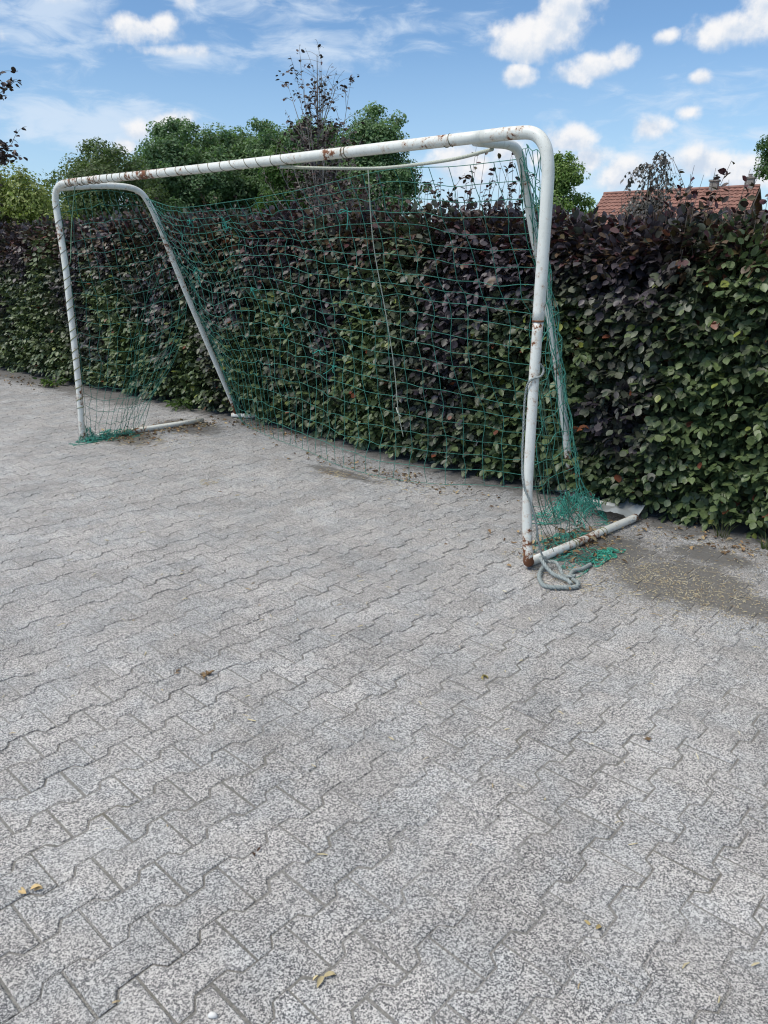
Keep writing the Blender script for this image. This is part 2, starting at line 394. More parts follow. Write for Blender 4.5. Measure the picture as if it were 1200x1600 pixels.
# sand swept into the joints, higher in some places than others
g = .11; xs = np.arange(-9.6, 4.3, g); ys = np.arange(-1.3, 14.8, g); X, Y = np.meshgrid(xs, ys)
Z = -.0040 + .0028 * (vnoise(np.c_[X.ravel(), Y.ravel()], 3, 1.7) - .5) + .0012 * (vnoise(np.c_[X.ravel(), Y.ravel()], 5, 6) - .5)
nx = len(xs); i, j = np.meshgrid(np.arange(nx - 1), np.arange(len(ys) - 1)); a = (j * nx + i).ravel()
F = np.stack([a, a + 1, a + nx + 1, a + nx], -1)
cx, cy = X.ravel()[a] + g / 2, Y.ravel()[a] + g / 2
F = F[dist_hedge(cx, cy) > -1.2]
mb = MB(); mb.add(np.c_[X.ravel(), Y.ravel(), Z], F); tag(mb.build("joint_sand", M_JOINT), kind='structure')

# ------------------------------------------------------------------ football goal
d = V3(-.758, .652, 0); nrm = V3(.652, .758, 0); RP = V3(.705, 3.414, 0)
def gp(al, of, z): return RP + d * al + nrm * of + V3(0, 0, z)      # along crossbar, behind the mouth, height
goal = thing("football_goal", tuple(gp(2.1, .6, 0)), "rusty white tubular football goal with torn green net standing on the pavers by the hedge", "football goal")
RF, RB = .0268, .0225
def part(name, mat, fn, smooth=True, parent=goal):
    b = MB(); fn(b); return b.build(name, mat, parent, smooth)
rp_path = catmull([gp(.028, .06, .0255), gp(.012, .015, .045), gp(.004, 0, .09), gp(.015, 0, .16), gp(.030, 0, .42), gp(.034, 0, .9), gp(.031, 0, 1.19)], 6)
part("post", M_PAINT, lambda b: tube(b, rp_path, .0238, 16))
rp_up = catmull([gp(.031, 0, 1.19), gp(.028, 0, 1.45), gp(.027, 0, 1.70), gp(.030, 0, 1.81), gp(.050, 0, 1.893), gp(.105, 0, 1.945), gp(.20, 0, 1.957), gp(.36, 0, 1.958)], 6)
po = part("post", M_PAINT, lambda b: tube(b, rp_up, RF, 16))
part("collar", M_RUST, lambda b: tube(b, [gp(.031, 0, 1.186), gp(.031, 0, 1.188), gp(.031, 0, 1.193), gp(.031, 0, 1.195)], [.024, .0271, .0273, .0268], 16))
cb = catmull([gp(.34, 0, 1.958), gp(1.0, 0, 1.960), gp(1.9, 0, 1.964), gp(2.6, 0, 1.968), gp(3.2, 0, 1.974), gp(3.6, 0, 1.980)], 6)
part("crossbar", M_PAINT, lambda b: tube(b, cb, .0264, 16))
lpth = catmull([gp(3.58, 0, 1.980), gp(3.95, 0, 1.982), gp(4.10, 0, 1.972), gp(4.175, 0, 1.928), gp(4.203, 0, 1.85), gp(4.196, 0, 1.68), gp(4.178, 0, 1.38), gp(4.19, 0, 1.06), gp(4.197, 0, .74), gp(4.222, 0, .33), gp(4.25, 0, .09), gp(4.252, .02, .045), gp(4.248, .07, .0255)], 6)
part("post", M_PAINT, lambda b: tube(b, lpth, .0245, 16))
# rear frames: a short bar back from the crossbar, an elbow, and the slanting leg
rleg = catmull([gp(.40, 0.0, 1.945), gp(.415, .17, 1.955), gp(.42, .30, 1.962), gp(.42, .385, 1.945), gp(.42, .445, 1.875), gp(.42, .522, 1.709), gp(.42, .61, 1.529), gp(.42, .725, 1.336), gp(.42, .85, 1.059), gp(.42, .985, .757), gp(.42, 1.115, .428), gp(.42, 1.262, .0245)], 6)
part("rear_leg", M_PAINT, lambda b: tube(b, rleg, .0228, 14))
lleg = catmull([gp(4.12, 0.0, 1.955), gp(4.09, .28, 1.985), gp(4.081, .50, 1.993), gp(4.081, .635, 1.972), gp(4.081, .715, 1.90), gp(4.081, .812, 1.702), gp(4.081, 1.013, 1.186), gp(4.081, 1.238, .645), gp(4.081, 1.423, .21), gp(4.081, 1.49, .0245)], 6)
part("rear_leg", M_PAINT, lambda b: tube(b, lleg, .0238, 14))
part("base_bar", M_BARPAINT, lambda b: tube(b, [gp(.026, .058, .0255), gp(-.03, .5, .0245), gp(-.088, 1.03, .0245), gp(-.088, 1.06, .0245)], .0225, 14))
part("base_bar", M_BARPAINT, lambda b: tube(b, [gp(4.248, .068, .0255), gp(4.20, .5, .0245), gp(4.15, .85, .0245), gp(4.135, 1.13, .0245)], .0235, 14))
part("rear_bar", M_BARPAINT, lambda b: tube(b, [gp(.08, 1.165, .0245), gp(.25, 1.165, .0245), gp(.42, 1.25, .0245), gp(.85, 1.40, .0245)], .0225, 12))
part("rear_bar", M_BARPAINT, lambda b: tube(b, [gp(4.12, 1.46, .0245), gp(3.98, 1.52, .0245), gp(3.7, 1.66, .0245)], .0225, 12))

def strands(b, G, r, tint=(1, 1, 1), miss=0.0, rg=None, cols=True, rws=True, jit=0.0):
    """G: grid of knots (rows, cols, 3) -> thin twines along both directions"""
    A = np.linspace(0, 2 * np.pi, 3, endpoint=False)
    lines = ([G[i] for i in range(G.shape[0])] if rws else []) + ([G[:, j] for j in range(G.shape[1])] if cols else [])
    for ln in lines:
        cut = None
        if miss > 0 and rg.random() < miss:
            a = rg.integers(1, len(ln) - 2); cut = a
        segs = [ln] if cut is None else [s for s in (ln[:cut + 1], ln[cut + 1:]) if len(s) > 2]
        for s in segs: tube(b, catmull(s, 3), r, 3, tint, caps=False)
def coons(top, bot, left, right, nu, nv, uw=lambda u: u, vl=lambda v: v, vr=lambda v: v):
    """surface between four boundary curves; functions of 0..1"""
    u = uw(np.linspace(0, 1, nu)); v = np.linspace(0, 1, nv)
    U, W = np.meshgrid(u, v); VL, VR = vl(W), vr(W); VV = VL * (1 - U) + VR * U
    Tp, Bt, Lf, Rt = top(U), bot(U), left(VL), right(VR)
    c00, c10, c01, c11 = top(np.array([[0.]])), top(np.array([[1.]])), bot(np.array([[0.]])), bot(np.array([[1.]]))
    U3, V3_ = U[..., None], VV[..., None]
    return (1 - V3_) * Tp + V3_ * Bt + (1 - U3) * Lf + U3 * Rt - ((1 - U3) * (1 - V3_) * c00 + U3 * (1 - V3_) * c10 + (1 - U3) * V3_ * c01 + U3 * V3_ * c11)
def curve(pts):
    P = catmull(pts, 24); L = np.r_[0, np.cumsum(np.linalg.norm(np.diff(P, axis=0), axis=1))]; L /= L[-1]
    return lambda q: np.stack([np.interp(q, L, P[:, k]) for k in range(3)], -1)
rg = np.random.default_rng(11)
top_rope = [gp(1.68, .0, 1.928), gp(1.45, .19, 1.920), V3(0, 4.495, 1.922), V3(.315, 4.079, 1.913), V3(.499, 3.815, 1.929)]
back_top = curve([gp(4.075, .69, 1.92), gp(3.6, .66, 1.83), V3(-1.104, 5.72, 1.83), V3(-.556, 5.16, 1.86), V3(0, 4.55, 1.915), V3(.36, 4.22, 1.90), gp(.43, .42, 1.91)])
back_bot = curve([gp(4.05, 1.46, .05), V3(-1.252, 6.766, .02), V3(-.919, 6.247, .012), V3(-.607, 5.818, .012), V3(-.33, 5.385, .010), V3(0, 5.06, .010), V3(.344, 4.90, .010), V3(.691, 4.86, .012), gp(.45, 1.24, .03)])
back_l = curve([gp(4.075, .69, 1.92), gp(4.06, .82, 1.69), gp(4.05, 1.03, 1.18), gp(4.04, 1.25, .64), gp(4.05, 1.46, .05)])
back_r = curve([gp(.43, .42, 1.91), gp(.43, .54, 1.70), gp(.43, .73, 1.33), gp(.43, .86, 1.05), gp(.43, 1.13, .42), gp(.45, 1.24, .03)])
G = coons(back_top, back_bot, back_l, back_r, 42, 22, uw=lambda u: u ** 1.5, vl=lambda v: v ** 2.0 * .93 + .07 * v, vr=lambda v: v)
nr, nc = G.shape[:2]; rowi, coli = np.meshgrid(np.linspace(0, 1, nr), np.linspace(0, 1, nc), indexing='ij')
sag = np.sin(np.pi * coli) ** .8 * np.sin(np.pi * rowi) 
G += nrm * (.10 * sag)[..., None] + V3(0, 0, -1) * (.17 * np.exp(-((coli - .22) / .16) ** 2) * np.sin(np.pi * rowi))[..., None]
wob = np.stack([vnoise(np.c_[rowi.ravel() * 9, coli.ravel() * 12], 20 + q) for q in range(3)], -1).reshape(nr, nc, 3) - .5
G += wob * V3(.06, .06, .05) * (np.sin(np.pi * rowi) ** .5)[..., None] + rg.normal(0, .006, G.shape) * (sag[..., None] > .02)
G[..., 2] = np.maximum(G[..., 2], .008)
part("back_net", M_NET, lambda b: strands(b, G, .0022, rg=rg, miss=.10), smooth=True)
# loose tufts where the twine has been knotted together
def tuft(b, c):
    for q in range(7):
        L = rg.uniform(.02, .06); e = c + rg.normal(0, 1, 3) * V3(.6, .6, .8) * L + V3(0, 0, -.012)
        tube(b, catmull([c, (c + e) / 2 + rg.normal(0, .008, 3), e], 3), .0022, 3, (1.0, 1.7, 1.8), caps=False)
for (i, j) in [(3, 17), (4, 17), (8, 8), (9, 8), (10, 18), (13, 21), (15, 27), (14, 25), (2, 12), (3, 31)]:
    part("net_tuft", M_NET, lambda b: tuft(b, G[i, j]))
sl_top = curve([gp(4.19, .02, 1.88), gp(4.10, .30, 1.955), gp(4.085, .62, 1.94)])
sl_left = curve([gp(4.19, .02, 1.88), gp(4.165, .02, 1.38), gp(4.18, .03, .8), gp(4.22, .03, .12)])
sl_right = curve([gp(4.085, .62, 1.94), gp(4.085, .88, 1.50), gp(4.09, 1.02, 1.10), gp(4.10, .86, .62), gp(4.13, .58, .28), gp(4.15, .46, .06)])
sl_bot = curve([gp(4.22, .03, .12), gp(4.22, .10, .05), gp(4.18, .28, .03), gp(4.15, .46, .06)])
G2 = coons(sl_top, sl_bot, sl_left, sl_right, 13, 19, uw=lambda u: u ** .9, vr=lambda v: v ** 1.1)
n2r, n2c = G2.shape[:2]; ri, ci = np.meshgrid(np.linspace(0, 1, n2r), np.linspace(0, 1, n2c), indexing='ij')
G2 += (V3(0, 0, -1) * (.07 * np.sin(np.pi * ci) * np.sin(np.pi * ri))[..., None]) + rg.normal(0, .009, G2.shape) * (np.sin(np.pi * ci) * np.sin(np.pi * ri) > .05)[..., None]
def sidel(b):
    strands(b, G2, .0019, rg=rg, miss=.12)
    for q in range(13):                                    # extra slack twines pulled towards the gathered foot
        a = sl_right(np.array([rg.uniform(.15, .7)]))[0]; e = gp(4.16, rg.uniform(.2, .55), .04); m = (a + e) / 2 + nrm * rg.uniform(-.22, .02) + V3(0, 0, rg.uniform(-.1, .1))
        tube(b, catmull([a, m, e], 8), .0017, 3, (.8, .9, .8), caps=False)
part("side_net", M_NET, sidel)
sr_top = curve([gp(.05, .03, 1.80), gp(.25, .2, 1.93), gp(.41, .40, 1.90)])
sr_left = curve([gp(.06, .03, 1.80), gp(.06, .05, 1.2), gp(.06, .05, .6), gp(.02, .07, .10)])
sr_right = curve([gp(.41, .40, 1.90), gp(.40, .62, 1.53), gp(.40, .85, 1.08), gp(.39, 1.10, .46), gp(.30, 1.15, .16)])
sr_bot = curve([gp(.02, .07, .10), gp(0, .3, .08), gp(.03, .7, .07), gp(.30, 1.15, .16)])
G3 = coons(sr_top, sr_bot, sr_left, sr_right, 12, 18)
G3 += rg.normal(0, .012, G3.shape)
part("side_net", M_NET, lambda b: strands(b, G3, .0019, rg=rg, miss=.15))
def slack(b):
    for q in range(11):
        a = gp(.06, .05, rg.uniform(.5, 1.2)); e = gp(rg.uniform(-.05, .1), rg.uniform(.08, .7), .05); m = (a + e) / 2 + V3(0, 0, rg.uniform(-.25, -.02)) + rg.normal(0, .03, 3)
        tube(b, catmull([a, m, e], 8), .0017, 3, rg.uniform(.6, 1.2), caps=False)
part("slack_twine", M_NETDULL, slack)
def tangle(b, c, ra, rb, hz, n, seed, r=.002, tint=(1, 1.25, 1.25)):
    g_ = np.random.default_rng(seed)
    for q in range(n):
        p = c + nrm * g_.normal(0, ra * .45) + d * g_.normal(0, rb * .45); h = g_.random() * 2 * np.pi; P = []
        for s_ in range(g_.integers(8, 18)):
            h += g_.normal(0, .9); p = p + V3(math.cos(h), math.sin(h), 0) * g_.uniform(.02, .055)
            dx = np.dot(p - c, nrm) / ra; dy = np.dot(p - c, d) / rb; rr_ = math.hypot(dx, dy)
            lim = 1 + .35 * math.sin(3 * math.atan2(dy, dx) + seed)
            if rr_ > lim: h += 2.0; p = c + (p - c) * lim / rr_
            top = hz * max(0, 1 - rr_ ** 2) + .006; P.append(V3(p[0], p[1], g_.uniform(.003, top)))
        tube(b, catmull(P, 4), r, 3, np.array(tint) * g_.uniform(.7, 1.3), caps=False)
def heap(b):
    tangle(b, gp(.22, .92, 0), .28, .18, .17, 46, 1); tangle(b, gp(.05, .42, 0), .24, .10, .06, 18, 2)
    tangle(b, V3(1.00, 3.56, 0), .24, .10, .03, 14, 3); tangle(b, V3(1.13, 3.60, 0), .16, .05, .03, 15, 4, tint=(1.2, 1.7, 1.6))
part("net_heap", M_NET, heap)
part("net_heap", M_NET, lambda b: (tangle(b, gp(4.20, .22, 0), .32, .11, .07, 40, 5), tangle(b, gp(4.24, .04, 0), .08, .07, .14, 12, 6)))
part("top_rope", M_PALEROPE, lambda b: tube(b, catmull(top_rope, 8), .0085, 7))
part("hanging_string", M_PALEROPE, lambda b: (tube(b, catmull([V3(-.089, 4.59, 1.925), V3(-.065, 4.86, 1.543), V3(.012, 5.03, 1.116), V3(.07, 5.17, .75), V3(.099, 5.25, .449), V3(.138, 5.30, .246)], 6), .0032, 5, (1.2, 1.2, 1.2)),
      tube(b, catmull([V3(.085, 5.22, .47), V3(.10, 5.20, .43), V3(.12, 5.2, .41)], 4), .004, 4, (1.2, 1.2, 1.2))))
def helix(b, path, turns, R_, r, seed, a0=0, tilt=0.0):
    """cord wound round a tube"""
    g_ = np.random.default_rng(seed); P = catmull(path, 12); L = np.r_[0, np.cumsum(np.linalg.norm(np.diff(P, axis=0), axis=1))]; L /= L[-1]
    s = np.linspace(0, 1, int(turns * 14)); sw = np.clip(s + .008 * np.sin(s * 37) + .006 * np.sin(s * 91), 0, 1); c = np.stack([np.interp(sw, L, P[:, k]) for k in range(3)], -1)
    T = norm(np.gradient(c, axis=0)); X = norm(np.cross(T, nrm)); Y = np.cross(T, X); A = a0 + s * turns * 2 * np.pi
    tube(b, c + R_ * (np.cos(A)[:, None] * X + np.sin(A)[:, None] * Y), r, 5, caps=False)
part("wound_cord", M_WIRE, lambda b: helix(b, [gp(1.6, 0, 1.962), gp(2.2, 0, 1.965), gp(2.9, 0, 1.971)], 12, .0274, .0021, 1))
part("wound_cord", M_WIRE, lambda b: helix(b, [gp(2.9, 0, 1.971), gp(3.5, 0, 1.979), gp(4.05, 0, 1.98)], 14, .0274, .0026, 2))
part("wound_cord", M_WIRE, lambda b: helix(b, [gp(1.17, 0, 1.961), gp(1.2, 0, 1.961)], 1.4, .0275, .0024, 3))
part("wound_cord", M_WIRE, lambda b: helix(b, [gp(.52, 0, 1.958), gp(.56, 0, 1.958)], 1.1, .0275, .002, 3))
part("wound_cord", M_OLIVE, lambda b: helix(b, [gp(4.178, 0, 1.40), gp(4.19, 0, 1.06), gp(4.197, 0, .74), gp(4.222, 0, .33), gp(4.235, 0, .22)], 15, .0258, .0032, 4))
part("wound_cord", M_WIRE, lambda b: helix(b, [gp(4.2, 0, 1.84), gp(4.196, 0, 1.68), gp(4.178, 0, 1.40)], 4, .0256, .0028, 5))
for q_, (n0, n1) in enumerate([(.42, .45), (.68, .72)]):
    part("wound_cord", M_OLIVE, lambda b: helix(b, [gp(.026 - .108 * n0, n0, .0245), gp(.026 - .108 * n1, n1, .0245)], 1.3, .0240, .0028, 6 + q_))
def legcord(b):
    for k_, (dx, ph) in enumerate([(.012, 0), (-.01, 2), (.02, 4)]):
        P = []
        for z, of in [(1.88, .44), (1.71, .522), (1.53, .61), (1.336, .725), (1.06, .85), (.76, .985), (.43, 1.115)]:
            P.append(gp(.42 - .030 * math.cos(ph + z * 6), of - .028, z + .006 * k_))
        tube(b, catmull(P, 8), .0024, 4, (.5, .8, .7), caps=False)
part("net_edge_cord", M_NET, legcord)
part("corner_cord", M_NETDULL, lambda b: tube(b, catmull([gp(3.93, .02, 1.95), gp(4.06, .03, 1.7), gp(4.15, .03, 1.42)], 6), .004, 4, (2.2, 2.2, 2.2)))
# thick grey rope tied to the right foot
gr = catmull([gp(.08, .04, 1.02), gp(.015, .035, .99), gp(-.004, 0, .955), gp(.035, -.034, .93), gp(.062, -.02, .86), gp(.066, -.012, .70), gp(.058, -.018, .55), gp(.035, -.032, .44), gp(.0, -.02, .36), gp(-.02, .012, .25), gp(-.03, .04, .13), gp(-.05, .06, .055),
   V3(.796, 3.45, .03), V3(.747, 3.346, .013), V3(.739, 3.24, .012), V3(.764, 3.204, .012), V3(.828, 3.197, .012), V3(.889, 3.204, .012), V3(.905, 3.235, .02), V3(.897, 3.29, .012), V3(.898, 3.346, .012), V3(.925, 3.393, .014), V3(.971, 3.417, .013), V3(1.027, 3.475, .012)], 8)
b = MB(); n_ = len(gr); rad = np.full(n_, .0052); rad[int(n_ * .48):] = .0112
def laid(b, path, rad, pitch=.055):
    """rope laid from three strands"""
    L = np.r_[0, np.cumsum(np.linalg.norm(np.diff(path, axis=0), axis=1))]; m_ = int(L[-1] / .007); q = np.linspace(0, L[-1], m_)
    c = np.stack([np.interp(q, L, path[:, k]) for k in range(3)], -1); r = np.interp(q, L, np.broadcast_to(rad, (len(path),))); T = norm(np.gradient(c, axis=0)); X = norm(np.cross(T, V3(.3, .2, .93))); Y = np.cross(T, X)
    for k in range(3):
        A = q / pitch * 2 * np.pi + k * 2 * np.pi / 3; tube(b, c + (r * .50)[:, None] * (np.cos(A)[:, None] * X + np.sin(A)[:, None] * Y), r * .56, 6, rg.uniform(.8, 1.2))
    for q_ in rg.integers(0, m_, m_ // 7):                # broken yarns standing off
        e = c[q_] + norm(rg.normal(0, 1, 3) + V3(0, 0, .4)) * r[q_] * rg.uniform(1.4, 2.6); tube(b, [c[q_], (c[q_] + e) / 2 + rg.normal(0, .002, 3), e], .0007, 3, caps=False)
laid(b, gr, rad)
laid(b, catmull([V3(.79, 3.44, .06), V3(.76, 3.40, .075), V3(.80, 3.33, .03), V3(.86, 3.27, .02), V3(.875, 3.235, .012)], 8), .010)
laid(b, catmull([V3(.80, 3.45, .04), V3(.84, 3.40, .05), V3(.86, 3.33, .015), V3(.905, 3.29, .03)], 8), .009)
tag(b.build("rope", M_ROPE, None, True, loc=(.80, 3.3, 0)), "frayed thick grey rope coiled on the ground at the near goal post's rusty foot", "rope")

# ------------------------------------------------------------------ leaves
def leaf_template():
    #     across, along, lift
    return np.array([(0, 0, 0), (-.33, .20, .045), (0, .30, -.03), (.33, .20, .045), (-.46, .52, .06), (0, .60, -.02), (.46, .52, .06), (-.27, .83, .03), (.27, .83, .03), (0, 1, -.08)]), \
           [np.array([(0, 2, 1), (0, 3, 2), (7, 5, 9), (5, 8, 9), (4, 5, 7), (5, 6, 8)]), np.array([(1, 2, 5, 4), (2, 3, 6, 5)])]
def add_leaves(mb, P, A, Nn, L, W, tint, curl=None):
    """P base, A axis, Nn normal (all n,3), length, width"""
    A = norm(A); Nn = norm(Nn - A * np.sum(A * Nn, 1)[:, None]); X = np.cross(A, Nn)
    tv, tf = leaf_template(); n = len(P)
    lift = tv[:, 2][None] * (1 if curl is None else curl[:, None])
    v = P[:, None] + X[:, None] * (tv[:, 0][None] * W[:, None])[..., None] + A[:, None] * (tv[:, 1][None] * L[:, None])[..., None] + Nn[:, None] * (lift * L[:, None])[..., None]
    off = (np.arange(n) * 10)[:, None, None]
    mb.add(v.reshape(-1, 3), [(off + f[None]).reshape(-1, f.shape[1]) for f in tf], np.repeat(tint, 10, 0))
# ------------------------------------------------------------------ beech hedge
rg = np.random.default_rng(21)
HL = np.r_[0, np.cumsum(np.linalg.norm(np.diff(HP, axis=0), axis=1))]; HT = HL[-1]
hxy = lambda s: np.stack([np.interp(s, HL, HP[:, 0]), np.interp(s, HL, HP[:, 1])], -1)
hs = lambda x: np.interp(x, HP[:, 0], HL)                        # arc length at a given x
hd = norm(np.r_[HP[-1] - HP[0], 0]); hn = V3(-abs(hd[1]), -abs(hd[0]), 0) ; hn = norm(V3(hd[1], -hd[0], 0))
if hn[1] > 0: hn = -hn
DEPTH = .80
def ztop(s):
    x = np.interp(s, HL, HP[:, 0])
    return np.interp(x, [-8, -5.2, -2.5, -.8, .5, 1.2, 2.0, 3.5], [1.79, 1.77, 1.78, 1.73, 1.67, 1.59, 1.57, 1.57])
def hedge_point(s, tt, depth):
    """tt metres up the face, round the shoulder and back across the top -> point, outward normal"""
    zt = ztop(s); rc = .16; hf = zt - rc; arc = rc * np.pi / 2
    p = np.zeros((len(s), 3)); nn = np.zeros((len(s), 3)); xy = hxy(s)
    ang = np.clip((tt - hf) / rc, 0, np.pi / 2); ontop = np.maximum(tt - hf - arc, 0)
    back = rc - rc * np.cos(ang) + ontop; z = np.where(tt < hf, tt, hf + rc * np.sin(ang))
    nn = np.cos(ang)[:, None] * hn + np.sin(ang)[:, None] * V3(0, 0, 1)
    p[:, :2] = xy; p[:, 2] = z; p = p - hn * back[:, None]
    bulge = .075 * (vnoise(np.c_[s * 2.6, tt * 2.6], 31) - .5) + .08 * (vnoise(np.c_[s * 6.5, tt * 6.5], 32) - .5) - .07 * np.exp(-tt / .12)
    return p + nn * (bulge - depth)[:, None], nn
def hue(s, z, n):
    """purple or green by plant (each about 0.4 m of the row), greener low down"""
    x = np.interp(s, HL, HP[:, 0])
    gx = np.interp(x, [-7, -5, -4, -3, -2.2, -1.2, -.6, 0, .35, .62, .9, 1.10, 1.28, 1.5, 1.75, 2.1, 3.2], [.45, .5, .5, .55, .55, .5, .52, .5, .35, .16, .35, .58, .34, .36, .70, .95, .95])
    hz = np.clip((1.0 - z) * .42, -.50, .26)
    g = gx + .07 + hz + (vnoise(np.c_[s * 2.4, z * 2.0], 41) - .5) * .75 + rg.normal(0, .10, n)
    return g
def leaf_tint(s, z, n):
    g = hue(s, z, n); k = rg.random(n)[:, None]
    purple = np.array([.034, .027, .037]) * (1 - k) + np.array([.066, .053, .066]) * k
    mid = np.array([.044, .054, .037]) * (1 - k) + np.array([.082, .092, .058]) * k
    green = np.array([.054, .088, .036]) * (1 - k) + np.array([.115, .158, .058]) * k
    w1 = np.clip((g - .30) / .18, 0, 1)[:, None]; w2 = np.clip((g - .55) / .22, 0, 1)[:, None]
    c = purple * (1 - w1) + mid * w1; c = c * (1 - w2) + green * w2
    sp_ = rg.random(n)
    c = np.where((sp_ < .008)[:, None], np.array([.16, .05, .025]), c)
    c = np.where(((sp_ > .985) & (g > .5))[:, None], np.array([.17, .20, .04]), c)
    top = (z > 1.38) & (sp_ > .80); c = np.where(top[:, None], np.array([.075, .045, .022]), c)
    top2 = (z > 1.42) & (sp_ > .42) & (sp_ < .55); c = np.where(top2[:, None], np.array([.055, .018, .022]), c)
    return c
mb = MB(); st = MB()
NS = 20500
s = rg.uniform(0.3, HT, NS); s = np.where(rg.random(NS) < .25, rg.uniform(hs(-3), hs(2.6), NS), s)
tl = ztop(s) + .55; tt = .05 + rg.random(NS) * (tl - .05)
P0, N0 = hedge_point(s, tt, rg.uniform(.04, .15, NS))
lat = rg.normal(0, .55, NS); upw = rg.normal(.12, .45, NS)
Ds = norm(N0 * .9 + hd * lat[:, None] + V3(0, 0, 1) * upw[:, None])
Pn = norm(V3(0, 0, 1) * .95 + N0 * .75 + rg.normal(0, .28, (NS, 3)))
Pn = norm(Pn - Ds * np.sum(Pn * Ds, 1)[:, None]); Sx = np.cross(Ds, Pn)
Ls = rg.uniform(.09, .19, NS)
for k_ in range(7):
    f = (k_ + .6) / 6.8; side = 1 if k_ % 2 else -1
    base = P0 + Ds * (Ls * f)[:, None]
    ang = np.where(k_ == 6, 0, rg.normal(.85, .2, NS)) * side
    A = Ds * np.cos(ang)[:, None] + Sx * np.sin(ang)[:, None] + V3(0, 0, -1) * rg.uniform(.15, .75, NS)[:, None]
    Nn = Pn + rg.normal(0, .26, (NS, 3)); keep = rg.random(NS) < (.93 if k_ < 6 else 1)
    L = rg.uniform(.036, .061, NS) * (.8 + .4 * (1 - abs(f - .5))); W = L * rg.uniform(.55, .95, NS)
    add_leaves(mb, base[keep], A[keep], Nn[keep], L[keep], W[keep], leaf_tint(s, P0[:, 2], NS)[keep], rg.uniform(.3, 1.4, NS)[keep])
# deeper, shaded layer of the same leaves so the hedge is dense
NB = 24000
s = rg.uniform(.3, HT, NB); tl = ztop(s) + .5; tt = .04 + rg.random(NB) * (tl - .04)
P1, N1 = hedge_point(s, tt, rg.uniform(.12, .34, NB))
A = N1 * .4 + V3(0, 0, -.6) + rg.normal(0, .6, (NB, 3)); L = rg.uniform(.06, .10, NB)
add_leaves(mb, P1, A, N1 * .7 + V3(0, 0, .5) + rg.normal(0, .4, (NB, 3)), L, L * .85, leaf_tint(s, P1[:, 2], NB), rg.uniform(.3, 1.5, NB))
# back face, coarse, so daylight does not leak through from behind
NB = 16000
s = rg.uniform(.3, HT, NB); z = rg.uniform(.03, 1, NB) * (ztop(s) - .05); p = np.c_[hxy(s), z] - hn * (DEPTH - rg.uniform(0, .45, NB))[:, None]
L = rg.uniform(.08, .12, NB); add_leaves(mb, p, -hn * .4 + V3(0, 0, -.7) + rg.normal(0, .5, (NB, 3)), -hn + rg.normal(0, .4, (NB, 3)), L, L * .9, leaf_tint(s, z, NB))
# shoots that have grown out above the clipped top
def sprig(b0, dirn, Ls, nlv, lsz, sparse=1.0, tints=None):
    bend = rg.normal(0, .10, 3) * Ls; e = b0 + dirn * Ls + bend; path = catmull([b0, b0 + dirn * Ls * .5, e], 4)
    tube(st, path, np.linspace(.0024, .0010, len(path)), 4, caps=False)
    f = np.sort(rg.uniform(.15, 1, nlv)); idx = f * (len(path) - 1); lo = np.clip(idx.astype(int), 0, len(path) - 2)
    pb = path[lo] + (path[lo + 1] - path[lo]) * (idx - lo)[:, None]
    az_ = rg.uniform(0, 2 * np.pi, nlv); out = np.c_[np.cos(az_), np.sin(az_), rg.normal(.25, .5, nlv)]
    L = lsz * rg.uniform(.7, 1.25, nlv)
    kk = rg.random(nlv)[:, None]; tc = np.array([.032, .020, .024]) * (1 - kk) + np.array([.075, .045, .035]) * kk
    rd = rg.random(nlv); tc = np.where((rd < .18)[:, None], np.array([.07, .018, .022]), tc); tc = np.where((rd > .86)[:, None], np.array([.075, .06, .025]), tc)
    add_leaves(mb, pb, out, V3(0, 0, 1) + rg.normal(0, .6, (nlv, 3)), L, L * rg.uniform(.55, .85, nlv), tc, rg.uniform(.5, 2.0, nlv))
for q in range(700):
    s_ = np.array([rg.uniform(.5, HT)]); tt_ = ztop(s_) + rg.uniform(-.12, .5)
    p_, _n = hedge_point(s_, tt_, np.array([.05])); dr = norm(V3(0, 0, 1) + rg.normal(0, .28, 3) + hn * .1)
    sprig(p_[0], dr, rg.uniform(.06, .24), rg.integers(4, 9), .052)
# the taller, thin ones: (x, count, height, height spread)
for x0, x1, cnt, h0, h1 in [(.05, .75, 38, .14, .42), (-.55, .05, 22, .15, .42), (.45, .78, 9, .28, .48), (1.15, 1.98, 44, .12, .38), (-3.2, -.6, 50, .1, .36), (1.45, 1.52, 2, .34, .46), (1.28, 1.34, 2, .30, .4), (-.52, -.28, 12, .3, .55)]:
    for q in range(cnt):
        x = rg.uniform(x0, x1); s_ = np.array([hs(x)]); p_, _n = hedge_point(s_, ztop(s_) + rg.uniform(-.02, .35), np.array([.04])); h = rg.uniform(h0, h1)
        sprig(p_[0], norm(V3(0, 0, 1) + rg.normal(0, .16, 3)), h, int(4 + h * 11), .040)
